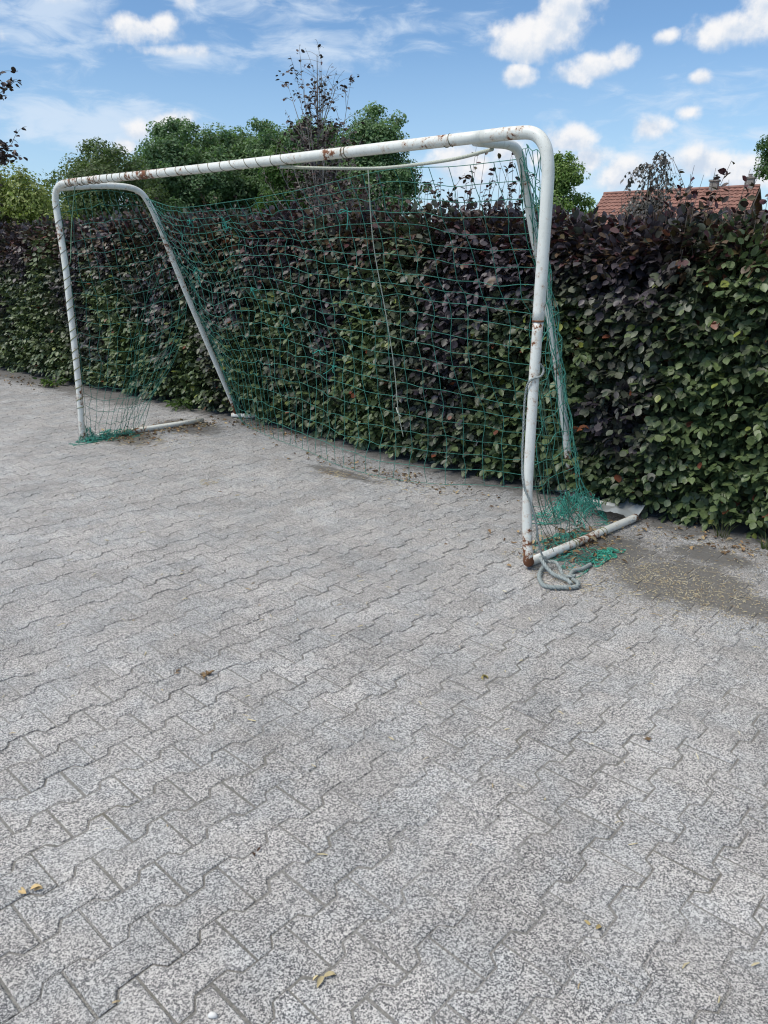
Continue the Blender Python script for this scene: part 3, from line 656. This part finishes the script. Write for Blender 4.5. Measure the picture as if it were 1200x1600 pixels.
# stems
for q in range(170):
    s_ = rg.uniform(.2, HT); xy = hxy(np.array([s_]))[0]; b0 = np.r_[xy, 0] - hn * rg.uniform(.22, .5); zt = ztop(np.array([s_]))[0]
    tube(st, catmull([b0, b0 + V3(*rg.normal(0, .05, 2), zt * .4), b0 + V3(*rg.normal(0, .10, 2), zt * .93)], 5), np.linspace(.016, .004, 11), 5, caps=False)
for q in range(330):
    s_ = np.array([rg.uniform(.3, HT)]); t_ = np.array([rg.uniform(.4, 1.8)]); p_, n_ = hedge_point(s_, t_, np.array([.10]))
    e = p_[0] + n_[0] * rg.uniform(.02, .10) + hd * rg.normal(0, .12) + V3(0, 0, rg.uniform(.08, .25)); a = p_[0] - n_[0] * .12
    tube(st, catmull([a, p_[0], e], 4), np.linspace(.004, .0015, 9), 4, caps=False)
hedge = thing("hedge", (*hxy(np.array([hs(0.4)]))[0], 0), "long dense beech hedge of purple and green leaves running behind the football goal", "hedge")
mb.build("foliage", M_HEDGE, hedge, True); st.build("stems", M_STEM, hedge, True)

# ------------------------------------------------------------------ trees
def crown(b, rg, centers, radii, per, size, tints, flat=.25, jitter=.0):
    """leaf clumps: many small leaf cards filling the outer part of each clump"""
    for c, r, tn in zip(centers, radii, tints):
        n = max(20, int(per * 1.9 * r * r)); u = norm(rg.normal(0, 1, (n, 3))); rad = r * (rg.random(n) ** .45)
        rad *= .72 + .55 * vnoise(u * 2.2 + c, 3)
        p = c + u * rad[:, None] * V3(1, 1, .82); nn = norm(u + V3(0, 0, .55) + rg.normal(0, .55, (n, 3))); a = norm(np.cross(nn, rg.normal(0, 1, (n, 3)))); x = np.cross(a, nn)
        L = size * .72 * rg.uniform(.6, 1.35, n); W = L * rg.uniform(.45, .8, n)
        v = np.stack([p - a * (L * .5)[:, None], p + x * (W * .5)[:, None] + nn * (L * .06)[:, None], p + a * (L * .5)[:, None] - nn * (L * .08)[:, None], p - x * (W * .5)[:, None] + nn * (L * .06)[:, None]], 1)
        off = (np.arange(n) * 4)[:, None]; tt_ = np.repeat(np.asarray(tn)[None] * rg.uniform(.6, 1.45, (n, 1)), 4, 0)
        b.add(v.reshape(-1, 3), off + np.array([0, 1, 2, 3])[None], tt_)
def limbs(b, rg, base, top, r0, ends, sides=8):
    tr = catmull([base, base * .6 + top * .4 + V3(*rg.normal(0, .02, 2), 0) * np.linalg.norm(top - base), top], 8)
    tube(b, tr, np.linspace(r0, r0 * .22, len(tr)), sides)
    for e in ends:
        i = int(len(tr) * rg.uniform(.35, .85)); a = tr[i]; m = (a + e) / 2 + V3(0, 0, -.08) * np.linalg.norm(e - a)
        tube(b, catmull([a, m, e], 5), np.linspace(r0 * .35, r0 * .06, 11), 5, caps=False)
def tree(name, label, base, height, rx, trunk_h, n_cl, cl_r, per, size, cols, seed, group=None, shape=1.0, rz=None, r0=.16):
    rg = np.random.default_rng(seed); base = V3(*base); t = thing(name, tuple(base), label, "tree", group)
    cz = trunk_h + (height - trunk_h) / 2; rz = (height - trunk_h) / 2; cs, rs, tn = [], [], []
    for q in range(n_cl):
        u = norm(rg.normal(0, 1, 3)); k = rg.uniform(.35, 1.0) ** .55
        r = cl_r * rg.uniform(.65, 1.25); z = u[2] * k
        taper = 1 - shape * .45 * max(z, 0)
        p = base + V3(u[0] * k * (rx - r * .6) * taper, u[1] * k * (rx - r * .6) * taper, cz + z * (rz - r * .7))
        cs.append(p); rs.append(r); w = rg.random(); tn.append(np.array(cols[0]) * (1 - w) + np.array(cols[1]) * w)
    for q in range(int(n_cl * .5)):                        # small outlying sprays for a ragged outline
        u = norm(rg.normal(0, 1, 3) + V3(0, -.2, .3)); taper = 1 - shape * .45 * max(u[2], 0)
        p = base + V3(u[0] * rx * taper, u[1] * rx * taper, cz + u[2] * rz); p = base + V3(0, 0, cz) + (p - base - V3(0, 0, cz)) * .93; cs.append(p); rs.append(cl_r * rg.uniform(.3, .55)); w = rg.random(); tn.append(np.array(cols[0]) * (1 - w) + np.array(cols[1]) * w)
    b = MB(); crown(b, rg, cs, rs, per, size, tn); b.build("crown", M_TREE, t)
    b = MB(); limbs(b, rg, base, base + V3(rg.normal(0, .1), 0, height * .86), r0, [cs[i] for i in rg.permutation(n_cl)[:min(n_cl, 16)]]); b.build("trunk", M_BARK, t, True)
    return t
GT = "leafy trees beyond the hedge"
DG = ((.09, .16, .08), (.17, .26, .125)); YG = ((.15, .19, .055), (.27, .31, .11)); MG = ((.075, .115, .05), (.12, .165, .07))
tree("tree", "yellow-green tree at the far left behind the hedge", (-11.2, 24, 0), 4.45, 2.1, .6, 30, .75, 950, .14, YG, 1, GT, .5)
tree("tree", "second, lower yellow-green tree peeping over the hedge at the photo's left edge", (-14.2, 27, 0), 4.6, 2.4, .6, 26, .8, 800, .15, YG, 12, None, .5)
tree("tree", "thin olive-green tree with bare twigs beside the yellow-green one", (-10.2, 30, 0), 5.6, 2.5, 1.0, 48, .74, 700, .15, MG, 2, GT, .8)
tree("tree", "dark green tree at the left end of the dense wood line", (-8.8, 36, 0), 7.1, 3.0, 1.2, 64, 1.0, 620, .19, DG, 3, GT, .55, r0=.22)
tree("tree", "dark green round-topped tree above the crossbar's left half", (-5.9, 38, 0), 7.55, 2.9, 1.2, 66, 1.0, 620, .19, DG, 4, GT, .55, r0=.22)
tree("tree", "dark green tree between the two tall ones on the left of the wood line", (-7.2, 37.5, 0), 7.25, 2.2, 1.2, 50, .95, 620, .19, DG, 16, GT, .5, r0=.2)
tree("tree", "dark green tree just left of the young purple-leaved one", (-4.4, 36.5, 0), 7.35, 2.0, 1.2, 46, .92, 620, .19, DG, 17, GT, .5, r0=.2)
tree("tree", "small mid-green tree in front of the dark wood line", (-4.1, 33, 0), 5.9, 1.3, 1.0, 22, .6, 800, .16, ((.05, .10, .025), (.09, .16, .04)), 5, GT, .9)
tree("tree", "dark green tree behind the young purple-leaved one", (-2.8, 36, 0), 7.4, 2.5, 1.2, 56, .95, 620, .19, DG, 6, GT, .6, r0=.22)
tree("tree", "dark green tree at the right end of the dense wood line", (-.15, 33, 0), 7.2, 2.1, 1.0, 60, .82, 720, .17, DG, 7, GT, .4, r0=.2)
tree("tree", "slim light green tree seen to the right of the near goal post", (4.36, 20, 0), 4.0, .80, .9, 42, .34, 2300, .10, ((.12, .19, .05), (.20, .29, .09)), 8, None, .8, r0=.07)
tree("tree", "green tree with thick foliage at the photo's right edge", (13.6, 26, 0), 6.2, 1.75, 3.25, 34, .65, 1100, .14, ((.06, .115, .045), (.115, .19, .07)), 9, None, .3)
# young copper beech growing up behind the hedge
def broom(t, base, stems, leafspec, seed, lsz, tint, droop=0.0):
    rg = np.random.default_rng(seed); w = MB(); f = MB()
    for pts, r, nlv, lo in stems:
        P = catmull([V3(*p) for p in pts], 8); tube(w, P, np.linspace(r, r * .12, len(P)), 5, caps=False)
        for q in range(leafspec):
            i = rg.integers(int(len(P) * lo), len(P)); a = P[i]; dr = norm(V3(*rg.normal(0, .7, 2), rg.uniform(.1, .9) - droop)); Lb = rg.uniform(.08, .28)
            br = catmull([a, a + dr * Lb * .5 + V3(0, 0, .02), a + dr * Lb + V3(0, 0, -droop * .5 * Lb)], 4); tube(w, br, np.linspace(r * .3, .0015, len(br)), 3, caps=False)
            n = nlv; fi = rg.integers(1, len(br), n); pb = br[fi] + rg.normal(0, .012, (n, 3)); az_ = rg.uniform(0, 6.28, n)
            kk = rg.random(n)[:, None]; c = np.array(tint[0]) * (1 - kk) + np.array(tint[1]) * kk; L = lsz * rg.uniform(.7, 1.3, n)
            add_leaves(f, pb, np.c_[np.cos(az_), np.sin(az_), rg.uniform(-.9, .4, n) - droop], rg.normal(0, .6, (n, 3)) + V3(0, 0, .8), L, L * .7, c)
    return w, f
x0, y0 = -.70, 9.0
t = thing("young_tree", (x0, y0, 0), "slender young purple-leaved tree with bare top twigs rising above the hedge", "tree")
stems = [([(x0, y0, 0), (x0 + .01, y0, 1.6), (x0 - .01, y0, 2.6), (x0 + .0, y0, 3.48)], .028, 5, .62)]
rg = np.random.default_rng(5)
for q in range(17):
    az_ = rg.uniform(0, 6.28); rr_ = rg.uniform(.08, .36); zb = rg.uniform(1.5, 2.4); zt_ = rg.uniform(2.6, 3.30)
    stems.append(([(x0, y0, zb), (x0 + .5 * rr_ * math.cos(az_), y0 + .5 * rr_ * math.sin(az_), (zb * .55 + zt_ * .45)), (x0 + rr_ * math.cos(az_), y0 + rr_ * math.sin(az_), zt_)], .011, 5, .35))
for q in range(16):
    az_ = rg.uniform(0, 6.28); rr_ = rg.uniform(.3, .62); zb = rg.uniform(1.4, 2.0); zt_ = rg.uniform(2.0, 2.65)
    stems.append(([(x0, y0, zb), (x0 + .6 * rr_ * math.cos(az_), y0 + .6 * rr_ * math.sin(az_), zb * .5 + zt_ * .5), (x0 + rr_ * math.cos(az_), y0 + rr_ * math.sin(az_), zt_)], .009, 5, .3))
for dx, zt_ in [(-.04, 3.36), (.05, 3.40), (.09, 3.28), (.21, 3.22), (.17, 3.18), (.02, 3.52)]:
    stems.append(([(x0, y0, 2.7), (x0 + dx * .6, y0, 3.0), (x0 + dx, y0, zt_)], .007, 1, .4))
w, f = broom(t, None, stems, 11, 6, .043, ((.028, .018, .02), (.07, .036, .034)))
w.build("branches", M_PALEBARK, t, True); f.build("foliage", M_HEDGE, t, True)
# weeping grey-purple tree beside the tiled roof
x0, y0 = 2.92, 9.0; t = thing("weeping_tree", (x0, y0, 0), "small weeping grey-purple tree in front of the red tiled roof", "tree")
stems = [([(x0, y0, 0), (x0 + .02, y0, 1.4), (x0 - .02, y0, 2.2), (x0 + .03, y0, 2.55)], .02, 7, .55)]
rg = np.random.default_rng(15)
for q in range(26):
    az_ = rg.uniform(0, 6.28); rr_ = rg.uniform(.08, .22); zb = rg.uniform(1.7, 2.5); 
    stems.append(([(x0, y0, zb), (x0 + .6 * rr_ * math.cos(az_), y0 + .6 * rr_ * math.sin(az_), zb + .09), (x0 + rr_ * math.cos(az_), y0 + rr_ * math.sin(az_), zb + .0), (x0 + rr_ * 1.25 * math.cos(az_), y0 + rr_ * 1.25 * math.sin(az_), zb - .22)], .006, 6, .2))
for q in range(14):
    az_ = rg.uniform(0, 6.28); rr_ = rg.uniform(.2, .42); zb = rg.uniform(1.75, 2.12)
    stems.append(([(x0, y0, zb - .15), (x0 + .6 * rr_ * math.cos(az_), y0 + .6 * rr_ * math.sin(az_), zb), (x0 + rr_ * math.cos(az_), y0 + rr_ * math.sin(az_), zb - .1)], .006, 6, .2))
w, f = broom(t, None, stems, 8, 16, .040, ((.075, .075, .07), (.14, .13, .12)), droop=.9)
w.build("branches", M_BARK, t, True); f.build("foliage", M_HEDGE, t, True)
# copper beech at the left edge: only the tips of its limbs reach into the picture
x0, y0 = -6.2, 10.9; t = thing("purple_tree", (x0, y0, 0), "purple-leaved tree whose branch tips reach in at the photo's upper left edge", "tree")
stems = [([(x0, y0, 0), (x0, y0, 1.5), (x0 - .05, y0, 3.0), (x0, y0, 4.6)], .06, 6, .4)]
rg = np.random.default_rng(25)
for (ex_, ey_, ez_) in [(-4.42, 10, 3.36), (-4.60, 10, 3.25), (-4.55, 10, 3.50), (-4.47, 10, 2.76), (-4.60, 10.1, 2.62), (-4.85, 10.1, 2.95), (-4.48, 10, 2.62)]:
    stems.append(([(x0, y0, ez_ - .9), ((x0 + ex_) / 2, (y0 + ey_) / 2, ez_ - .3), (ex_, ey_, ez_)], .018, 8, .72))
for q in range(30):
    az_ = rg.uniform(0, 6.28); rr_ = rg.uniform(.5, 1.3); zb = rg.uniform(1.6, 3.9); stems.append(([(x0, y0, zb), (x0 + .6 * rr_ * math.cos(az_), y0 + .6 * rr_ * math.sin(az_), zb + .3), (x0 + rr_ * math.cos(az_), y0 + rr_ * math.sin(az_), zb + .45)], .015, 7, .3))
w, f = broom(t, None, stems, 9, 26, .065, ((.028, .018, .02), (.06, .034, .034)))
w.build("branches", M_BARK, t, True); f.build("foliage", M_HEDGE, t, True)

# ------------------------------------------------------------------ house with tiled roof
def mat_flat(name, a, b, sc=8, rough=.85):
    m, t, p, _ = material(name); co = objco(t); t.l(t.mix(t.rng(t.noise(co, sc, 4, .6), .3, .7), a, b), p.inputs['Base Color']); p.inputs['Roughness'].default_value = rough; return m
def mat_brick(name, a, b, mortar):
    m, t, p, _ = material(name); co = objco(t); bt = t.n('ShaderNodeTexBrick'); sp = t.n('ShaderNodeSeparateXYZ'); t.l(co, sp.inputs[0])
    cb_ = t.n('ShaderNodeCombineXYZ'); t.l(t.math('ADD', sp.outputs[0], sp.outputs[1]), cb_.inputs[0]); t.l(sp.outputs[2], cb_.inputs[1]); t.l(cb_.outputs[0], bt.inputs[0])
    bt.inputs['Color1'].default_value = (*a, 1); bt.inputs['Color2'].default_value = (*b, 1); bt.inputs['Mortar'].default_value = (*mortar, 1)
    bt.inputs['Scale'].default_value = 1; bt.inputs['Brick Width'].default_value = .22; bt.inputs['Row Height'].default_value = .065; bt.inputs['Mortar Size'].default_value = .008
    t.l(bt.outputs[0], p.inputs['Base Color']); p.inputs['Roughness'].default_value = .9; return m
M_TILE = mat_rope("clay_tile", (.21, .10, .078), (.29, .145, .112), 2.2, .75)
M_BRICK = mat_brick("brown_brick", (.20, .13, .09), (.27, .18, .12), (.30, .27, .24)); M_GREYTILE = mat_flat("grey_roof_tile", (.10, .105, .115), (.16, .165, .175))
M_GREYBRICK = mat_brick("chimney_brick", (.16, .14, .12), (.24, .21, .19), (.30, .28, .26)); M_WHITE = mat_flat("white_trim", (.62, .62, .60), (.74, .74, .72)); M_VERGE = mat_flat("dark_wood", (.09, .07, .055), (.14, .11, .09)); M_GLASS = mat_flat("dark_glass", (.02, .025, .03), (.03, .035, .04), 3, .08)
def house(loc, ang, L, hw, ze, zr, mroof, mwall, label, chim, seed):
    rg = np.random.default_rng(seed); t = thing("house", loc, label, "house"); c, s_ = math.cos(ang), math.sin(ang)
    W = lambda x, y, z: V3(loc[0] + c * x - s_ * y, loc[1] + s_ * x + c * y, z)          # x along the ridge, y across
    Mx = np.array([[c, -s_, 0, loc[0]], [s_, c, 0, loc[1]], [0, 0, 1, 0], [0, 0, 0, 1.]])
    b = MB(); z1 = ze + .18; h = L / 2; v = [W(*q) for q in [(-h, -hw, -.03), (h, -hw, -.03), (h, hw, -.03), (-h, hw, -.03), (-h, -hw, z1), (h, -hw, z1), (h, hw, z1), (-h, hw, z1), (-h, 0, zr - .12), (h, 0, zr - .12)]]
    b.add(v, [np.array([(0, 1, 5, 4), (2, 3, 7, 6)]), np.array([(1, 2, 6, 9, 5), (3, 0, 4, 8, 7)])]); b.build("wall", mwall, t)
    b = MB(); ov = .35; nc = int((L + 2 * ov) / .075); rows = 17; hx = h + ov
    for sd_ in (-1, 1):
        eY, eZ = hw + .35, ze - .35 * (zr - ze) / hw; run = math.hypot(eY, zr - eZ); nv = V3(0, sd_ * (zr - eZ) / run, eY / run); vs = []
        for r_ in range(rows):
            for kk, lift in ((r_ / rows, .055), ((r_ + 1) / rows, .012)):
                y = sd_ * (eY * (1 - kk)); z = eZ + (zr - eZ) * kk
                for q in range(nc + 1):
                    x = -hx + 2 * hx * q / nc; w_ = lift + .028 * math.sin(x / .30 * 2 * math.pi); vs.append(W(x, y + nv[1] * w_, z + nv[2] * w_))
        n1 = nc + 1; i, j = np.meshgrid(np.arange(nc), np.arange(rows * 2 - 1)); a = (j * n1 + i).ravel(); tn = np.repeat(rg.uniform(.82, 1.1, (rows * 2, 1)), n1, 0).reshape(-1, 1) * rg.uniform(.9, 1.1, (rows * 2 * n1, 1)) * np.ones((1, 3))
        b.add(vs, np.stack([a, a + 1, a + n1 + 1, a + n1], -1), tn)
    tube(b, [W(-hx, 0, zr + .03), W(0, 0, zr + .03), W(hx, 0, zr + .03)], .10, 8)
    rf = b.build("roof", mroof, t)
    for (cx_, cy_, w_, d_, zt_) in chim:
        b = MB(); box(b, (cx_ - w_ / 2, cy_ - d_ / 2, zr - .8), (cx_ + w_ / 2, cy_ + d_ / 2, zt_), Mx); box(b, (cx_ - w_ / 2 - .05, cy_ - d_ / 2 - .05, zt_ + .002), (cx_ + w_ / 2 + .05, cy_ + d_ / 2 + .05, zt_ + .10), Mx)
        p0 = W(cx_, cy_, zt_ + .10); tube(b, [p0, p0 + V3(0, 0, .08), p0 + V3(0, 0, .16)], [.11, .10, .12], 8)
        ch = b.build("chimney", M_GREYBRICK, t); 
    for sd_ in (-1, 1):                                  # white verge boards at the gables
        b = MB()
        for f_ in (-1, 1):
            A_, B_ = W(sd_ * (hx + .012), f_ * (hw + .34), ze - .46), W(sd_ * (hx + .012), 0, zr - .12)
            tube(b, [A_, (A_ + B_) / 2, B_], .045, 4)
        b.build("verge_board", M_VERGE, t)
    for (x, y, ww, zz, hh) in [(h + .01, -1.3, 1.0, 2.6, 1.0), (h + .01, 1.3, 1.0, 2.6, 1.0)]:
        b = MB(); box(b, (x - .06, y - ww / 2, zz - hh / 2), (x + .025, y + ww / 2, zz + hh / 2), Mx); wf = b.build("window", M_WHITE, t)
        b = MB(); box(b, (x + .026, y - ww / 2 + .08, zz - hh / 2 + .08), (x + .03, y + ww / 2 - .08, zz + hh / 2 - .08), Mx); g_ = b.build("pane", M_GLASS); g_.parent = wf; g_.matrix_parent_inverse = Matrix(); g_.location = -Vector(t.location) 
    for x in (-3, 0, 3):
        if abs(x) > h - .8: continue
        b = MB(); box(b, (x - .7, -hw - .025, .9), (x + .7, -hw + .05, 2.1), Mx); wf = b.build("window", M_WHITE, t)
        b = MB(); box(b, (x - .62, -hw - .03, .98), (x + .62, -hw - .026, 2.02), Mx); g_ = b.build("pane", M_GLASS); g_.parent = wf; g_.location = -Vector(t.location)
    return t
Rr, Rl = V3(21.1, 46, 0), V3(13.8, 51.3, 0); md = (Rr + Rl) / 2; dr = Rr - Rl
house((md[0], md[1], 0), math.atan2(dr[1], dr[0]), np.linalg.norm(dr) - .7, 4.2, 2.2, 5.32, M_TILE, M_BRICK, "brick house with red tiled roof and two chimneys above the hedge on the right", [(2.05, .0, .44, .44, 5.70), (3.95, .0, .46, .44, 5.74)], 3)
house((33.6, 62, 0), math.atan2(dr[1], dr[0]) , 8, 4.2, 2.2, 5.0, M_GREYTILE, M_BRICK, "house with a grey roof just showing right of the red-roofed house", [], 4)

# ------------------------------------------------------------------ things lying about
rg = np.random.default_rng(77)
def sheet(c, w, l, ang, hz):
    n = 14; u, v_ = np.meshgrid(np.linspace(-.5, .5, n), np.linspace(-.5, .5, n)); P = np.c_[u.ravel(), v_.ravel()]
    z = .02 + hz * vnoise(P * 2.6 + 3, 8) ** 1.3 + .02 * vnoise(P * 14, 9); c_, s_ = math.cos(ang), math.sin(ang)
    x = u.ravel() * w * (1 + .3 * (vnoise(P * 3, 4) - .5)); y = v_.ravel() * l * (1 + .4 * (vnoise(P * 3, 6) - .5))
    V = np.c_[c_ * x - s_ * y, s_ * x + c_ * y, z]; V2 = V.copy(); V2[:, 2] -= .0015
    i, j = np.meshgrid(np.arange(n - 1), np.arange(n - 1)); a = (j * n + i).ravel(); F = np.stack([a, a + 1, a + n + 1, a + n], -1)
    b = MB(); b.add(V, F); return b
m, t, p, _ = material("milky_plastic"); p.inputs['Base Color'].default_value = (.42, .45, .45, 1); p.inputs['Roughness'].default_value = .28; p.inputs['Alpha'].default_value = .8
tag(sheet(None, .34, .24, 1.0, .05).build("plastic_sheet", m, None, True), "crumpled grey plastic sheet lying by the hedge behind the near goal post", "plastic sheet").location = (1.43, 4.28, 0)
STRAWC = np.array([(.56, .48, .30), (.42, .33, .20), (.66, .60, .44), (.24, .17, .10)])
def straws(b, n, cx, cy, ra, rb, lmin, lmax, seed, w=.0009, zmax=.006, cw=None):
    g_ = np.random.default_rng(seed)
    for q in range(n):
        u, v_ = g_.normal(0, .5, 2); x, y = cx + ex[0] * u * rb + ey[0] * v_ * ra, cy + ex[1] * u * rb + ey[1] * v_ * ra
        if dist_hedge(x, y) < -.25: continue
        a = g_.uniform(0, np.pi); L = g_.uniform(lmin, lmax) / 2; dx, dy = math.cos(a) * L, math.sin(a) * L; z = g_.uniform(.003, zmax); w_ = w * g_.uniform(.6, 1.8)
        tube(b, [(x - dx, y - dy, z), (x + g_.normal(0, L * .15), y + g_.normal(0, L * .15), z + g_.uniform(0, .004)), (x + dx, y + dy, z)], [w_ * .7, w_, w_ * .5], 4, STRAWC[g_.choice(4, p=cw or [.45, .25, .2, .1])])
b = MB()
straws(b, 70, 1.42, 3.25, .5, .33, .02, .07, 21, w=.0008); straws(b, 2000, 1.40, 3.24, .50, .36, .002, .015, 1); straws(b, 330, 1.08, 3.72, .40, .45, .004, .03, 2, zmax=.02, cw=[.4, .25, .15, .2]); straws(b, 150, .86, 3.25, .2, .12, .006, .03, 3)
straws(b, 260, -2.15, 6.30, .5, .22, .01, .06, 4, cw=[.4, .3, .1, .2]); straws(b, 220, -1.85, 6.75, .35, .5, .01, .05, 5, cw=[.3, .3, .1, .3]); straws(b, 70, -.35, 5.18, .14, .10, .01, .05, 6, cw=[.3, .4, .1, .2]); straws(b, 160, .0, 5.0, .7, .15, .008, .04, 7, cw=[.3, .3, .1, .3])
straws(b, 40, .72, 3.62, .10, .08, .006, .03, 8); straws(b, 260, 1.75, 3.75, .6, .2, .006, .03, 9, cw=[.2, .3, .1, .4]); straws(b, 60, -1.2, 4.95, .08, .06, .008, .03, 10, cw=[.3, .5, .1, .1])
straws(b, 320, -.3, 2.8, 3.6, 3.6, .006, .032, 12, w=.0016)
tag(b.build("straw_litter", M_STRAW), "scattered straw chaff and plant bits on the pavers", "straw", kind='stuff')
b = MB()
def drift(n, cx, cy, ra, rb, seed, cols, zs=.03, sz=.035):
    g_ = np.random.default_rng(seed); u = g_.normal(0, .5, (n, 2)); x = cx + ex[0] * u[:, 0] * rb + ey[0] * u[:, 1] * ra; y = cy + ex[1] * u[:, 0] * rb + ey[1] * u[:, 1] * ra
    P = np.c_[x, y, g_.uniform(.004, zs, n)]; a = g_.uniform(0, 6.28, n); L = sz * g_.uniform(.6, 1.4, n); c = np.array(cols)[g_.integers(0, len(cols), n)] * g_.uniform(.7, 1.3, (n, 1))
    add_leaves(b, P, np.c_[np.cos(a), np.sin(a), g_.normal(0, .25, n)], V3(0, 0, 1) + g_.normal(0, .5, (n, 3)), L, L * g_.uniform(.35, .7, n), c, g_.uniform(1, 4, n))
BR = [(.25, .16, .085), (.36, .25, .13), (.44, .34, .19), (.15, .095, .055)]
drift(150, 1.03, 3.80, .30, .42, 1, BR); drift(80, -1.85, 6.72, .2, .5, 2, BR, .02); drift(60, -2.25, 6.35, .3, .12, 3, BR, .02); drift(170, .1, 5.1, 1.2, .15, 4, BR, .015, .024); drift(110, 1.80, 3.80, .6, .16, 5, BR, .015, .026); drift(120, -1.9, 6.65, .35, .45, 8, BR, .02, .026); drift(60, -1.0, 6.6, .6, .16, 6, BR, .015)
drift(60, -4.5, 9.5, 1.2, .25, 7, BR, .015)
tag(b.build("leaf_litter", M_STRAW), "brown dead leaves gathered under the goal bars and the hedge", "leaves", kind='stuff')
def one_leaf(name, label, cat, x, y, sz, col, seed, n=1, group=None):
    g_ = np.random.default_rng(seed); bb = MB(); P = np.c_[g_.normal(0, sz * .25, (n, 2)), np.full(n, .006)]; a = g_.uniform(0, 6.28, n); L = sz * g_.uniform(.7, 1.2, n)
    add_leaves(bb, P, np.c_[np.cos(a), np.sin(a), g_.normal(.1, .15, n)], V3(0, 0, 1) + g_.normal(0, .35, (n, 3)), L, L * .5, np.array([col]) * g_.uniform(.7, 1.3, (n, 1)), g_.uniform(2, 4, n))
    o = bb.build(name, M_STRAW, None, True); o.location = (x, y, 0); tag(o, label, cat, group); return o
one_leaf("dead_leaf", "curled brown dead leaf cluster on the pavers left of the middle", "leaf", -.649, 2.428, .026, (.22, .15, .08), 1, 7)
one_leaf("dead_leaf", "small dark dead leaf just left of the brown leaf cluster", "leaf", -.768, 2.455, .020, (.20, .15, .10), 2, 3)
one_leaf("dead_leaf", "yellowish leaf scrap on the pavers at the lower right", "leaf", .47, 1.341, .022, (.42, .33, .15), 3, 2)
one_leaf("dead_leaf", "dark brown leaf crumb in a paver joint at the lower left", "leaf", -.332, 1.561, .014, (.08, .045, .03), 4, 3)
o = one_leaf("dead_leaf", "orange-brown dried leaves caught on the goal's near rear leg", "leaf", 1.189, 4.485, .062, (.34, .12, .05), 11, 4); o.location = (1.17, 4.46, .475)
one_leaf("seed_husk", "pale straw-coloured husk on the pavers at the far lower left", "husk", -.853, 1.437, .026, (.55, .42, .22), 5, 3)
one_leaf("seed_husk", "pale bent husk on the pavers at the bottom centre", "husk", -.135, 1.198, .024, (.58, .50, .30), 6, 3)
one_leaf("dead_leaf", "brown leaf scrap on bare pavers at the right, below the soil patch", "leaf", .849, 2.041, .020, (.22, .14, .07), 8, 3)
one_leaf("dead_leaf", "yellow-green leaf scrap on the pavers right of the middle", "leaf", .368, 2.428, .024, (.40, .33, .12), 9, 2)
bb = MB(); tube(bb, [(-.009, 0, .004), (-.004, .001, .006), (.004, .001, .006), (.009, -.001, .004)], [.003, .0065, .006, .002], 7)
tag(bb.build("pebble", M_WHITE, None, True), "tiny white pebble on the pavers at the bottom edge", "pebble").location = (-.345, 1.12, 0)
def plant(name, label, loc, n, h, w, spread, cols, seed, cat, lw=None):
    g_ = np.random.default_rng(seed); b = MB()
    for q in range(n):
        a = g_.uniform(0, 6.28); L = h * g_.uniform(.5, 1.1); o_ = V3(math.cos(a), math.sin(a), 0); b0 = o_ * g_.uniform(0, spread * .3); e = o_ * (spread * g_.uniform(.3, 1)) + V3(0, 0, L)
        P = catmull([b0, b0 * .6 + e * .4 + V3(0, 0, L * .2), e], 4); col = np.array(cols[g_.integers(len(cols))]) * g_.uniform(.8, 1.2)
        if lw is None: tube(b, P, np.linspace(w, w * .15, len(P)), 3, col, caps=False)
        else:
            tube(b, P, .002, 3, col, caps=False); m_ = 3; idx = g_.integers(3, len(P), m_); add_leaves(b, P[idx], np.repeat(o_[None], m_, 0) + g_.normal(0, .5, (m_, 3)), V3(0, 0, 1) + g_.normal(0, .4, (m_, 3)), lw * g_.uniform(.7, 1.3, m_), lw * .5 * g_.uniform(.7, 1.3, m_), np.repeat(col[None], m_, 0))
    o = b.build(name, M_TREE, None, True); o.location = loc; return tag(o, label, cat)
plant("weed", "low leafy green weed at the hedge foot on the far left", (-3.98, 9.12, 0), 26, .09, .003, .22, [(.06, .11, .03), (.10, .16, .04)], 1, "weed", .07)
plant("weed", "small green weed under the hedge inside the far goal side", (-2.05, 7.62, 0), 18, .10, .003, .16, [(.07, .12, .03)], 2, "weed", .06)
plant("grass_tuft", "grass tuft at the hedge foot on the photo's right edge", (2.02, 3.72, 0), 26, .08, .0022, .10, [(.09, .14, .04), (.14, .17, .06)], 3, "grass")
plant("grass_tuft", "thin tall grass blades under the hedge at the right", (1.86, 3.90, 0), 22, .16, .0018, .12, [(.08, .12, .04), (.16, .16, .07)], 4, "grass")
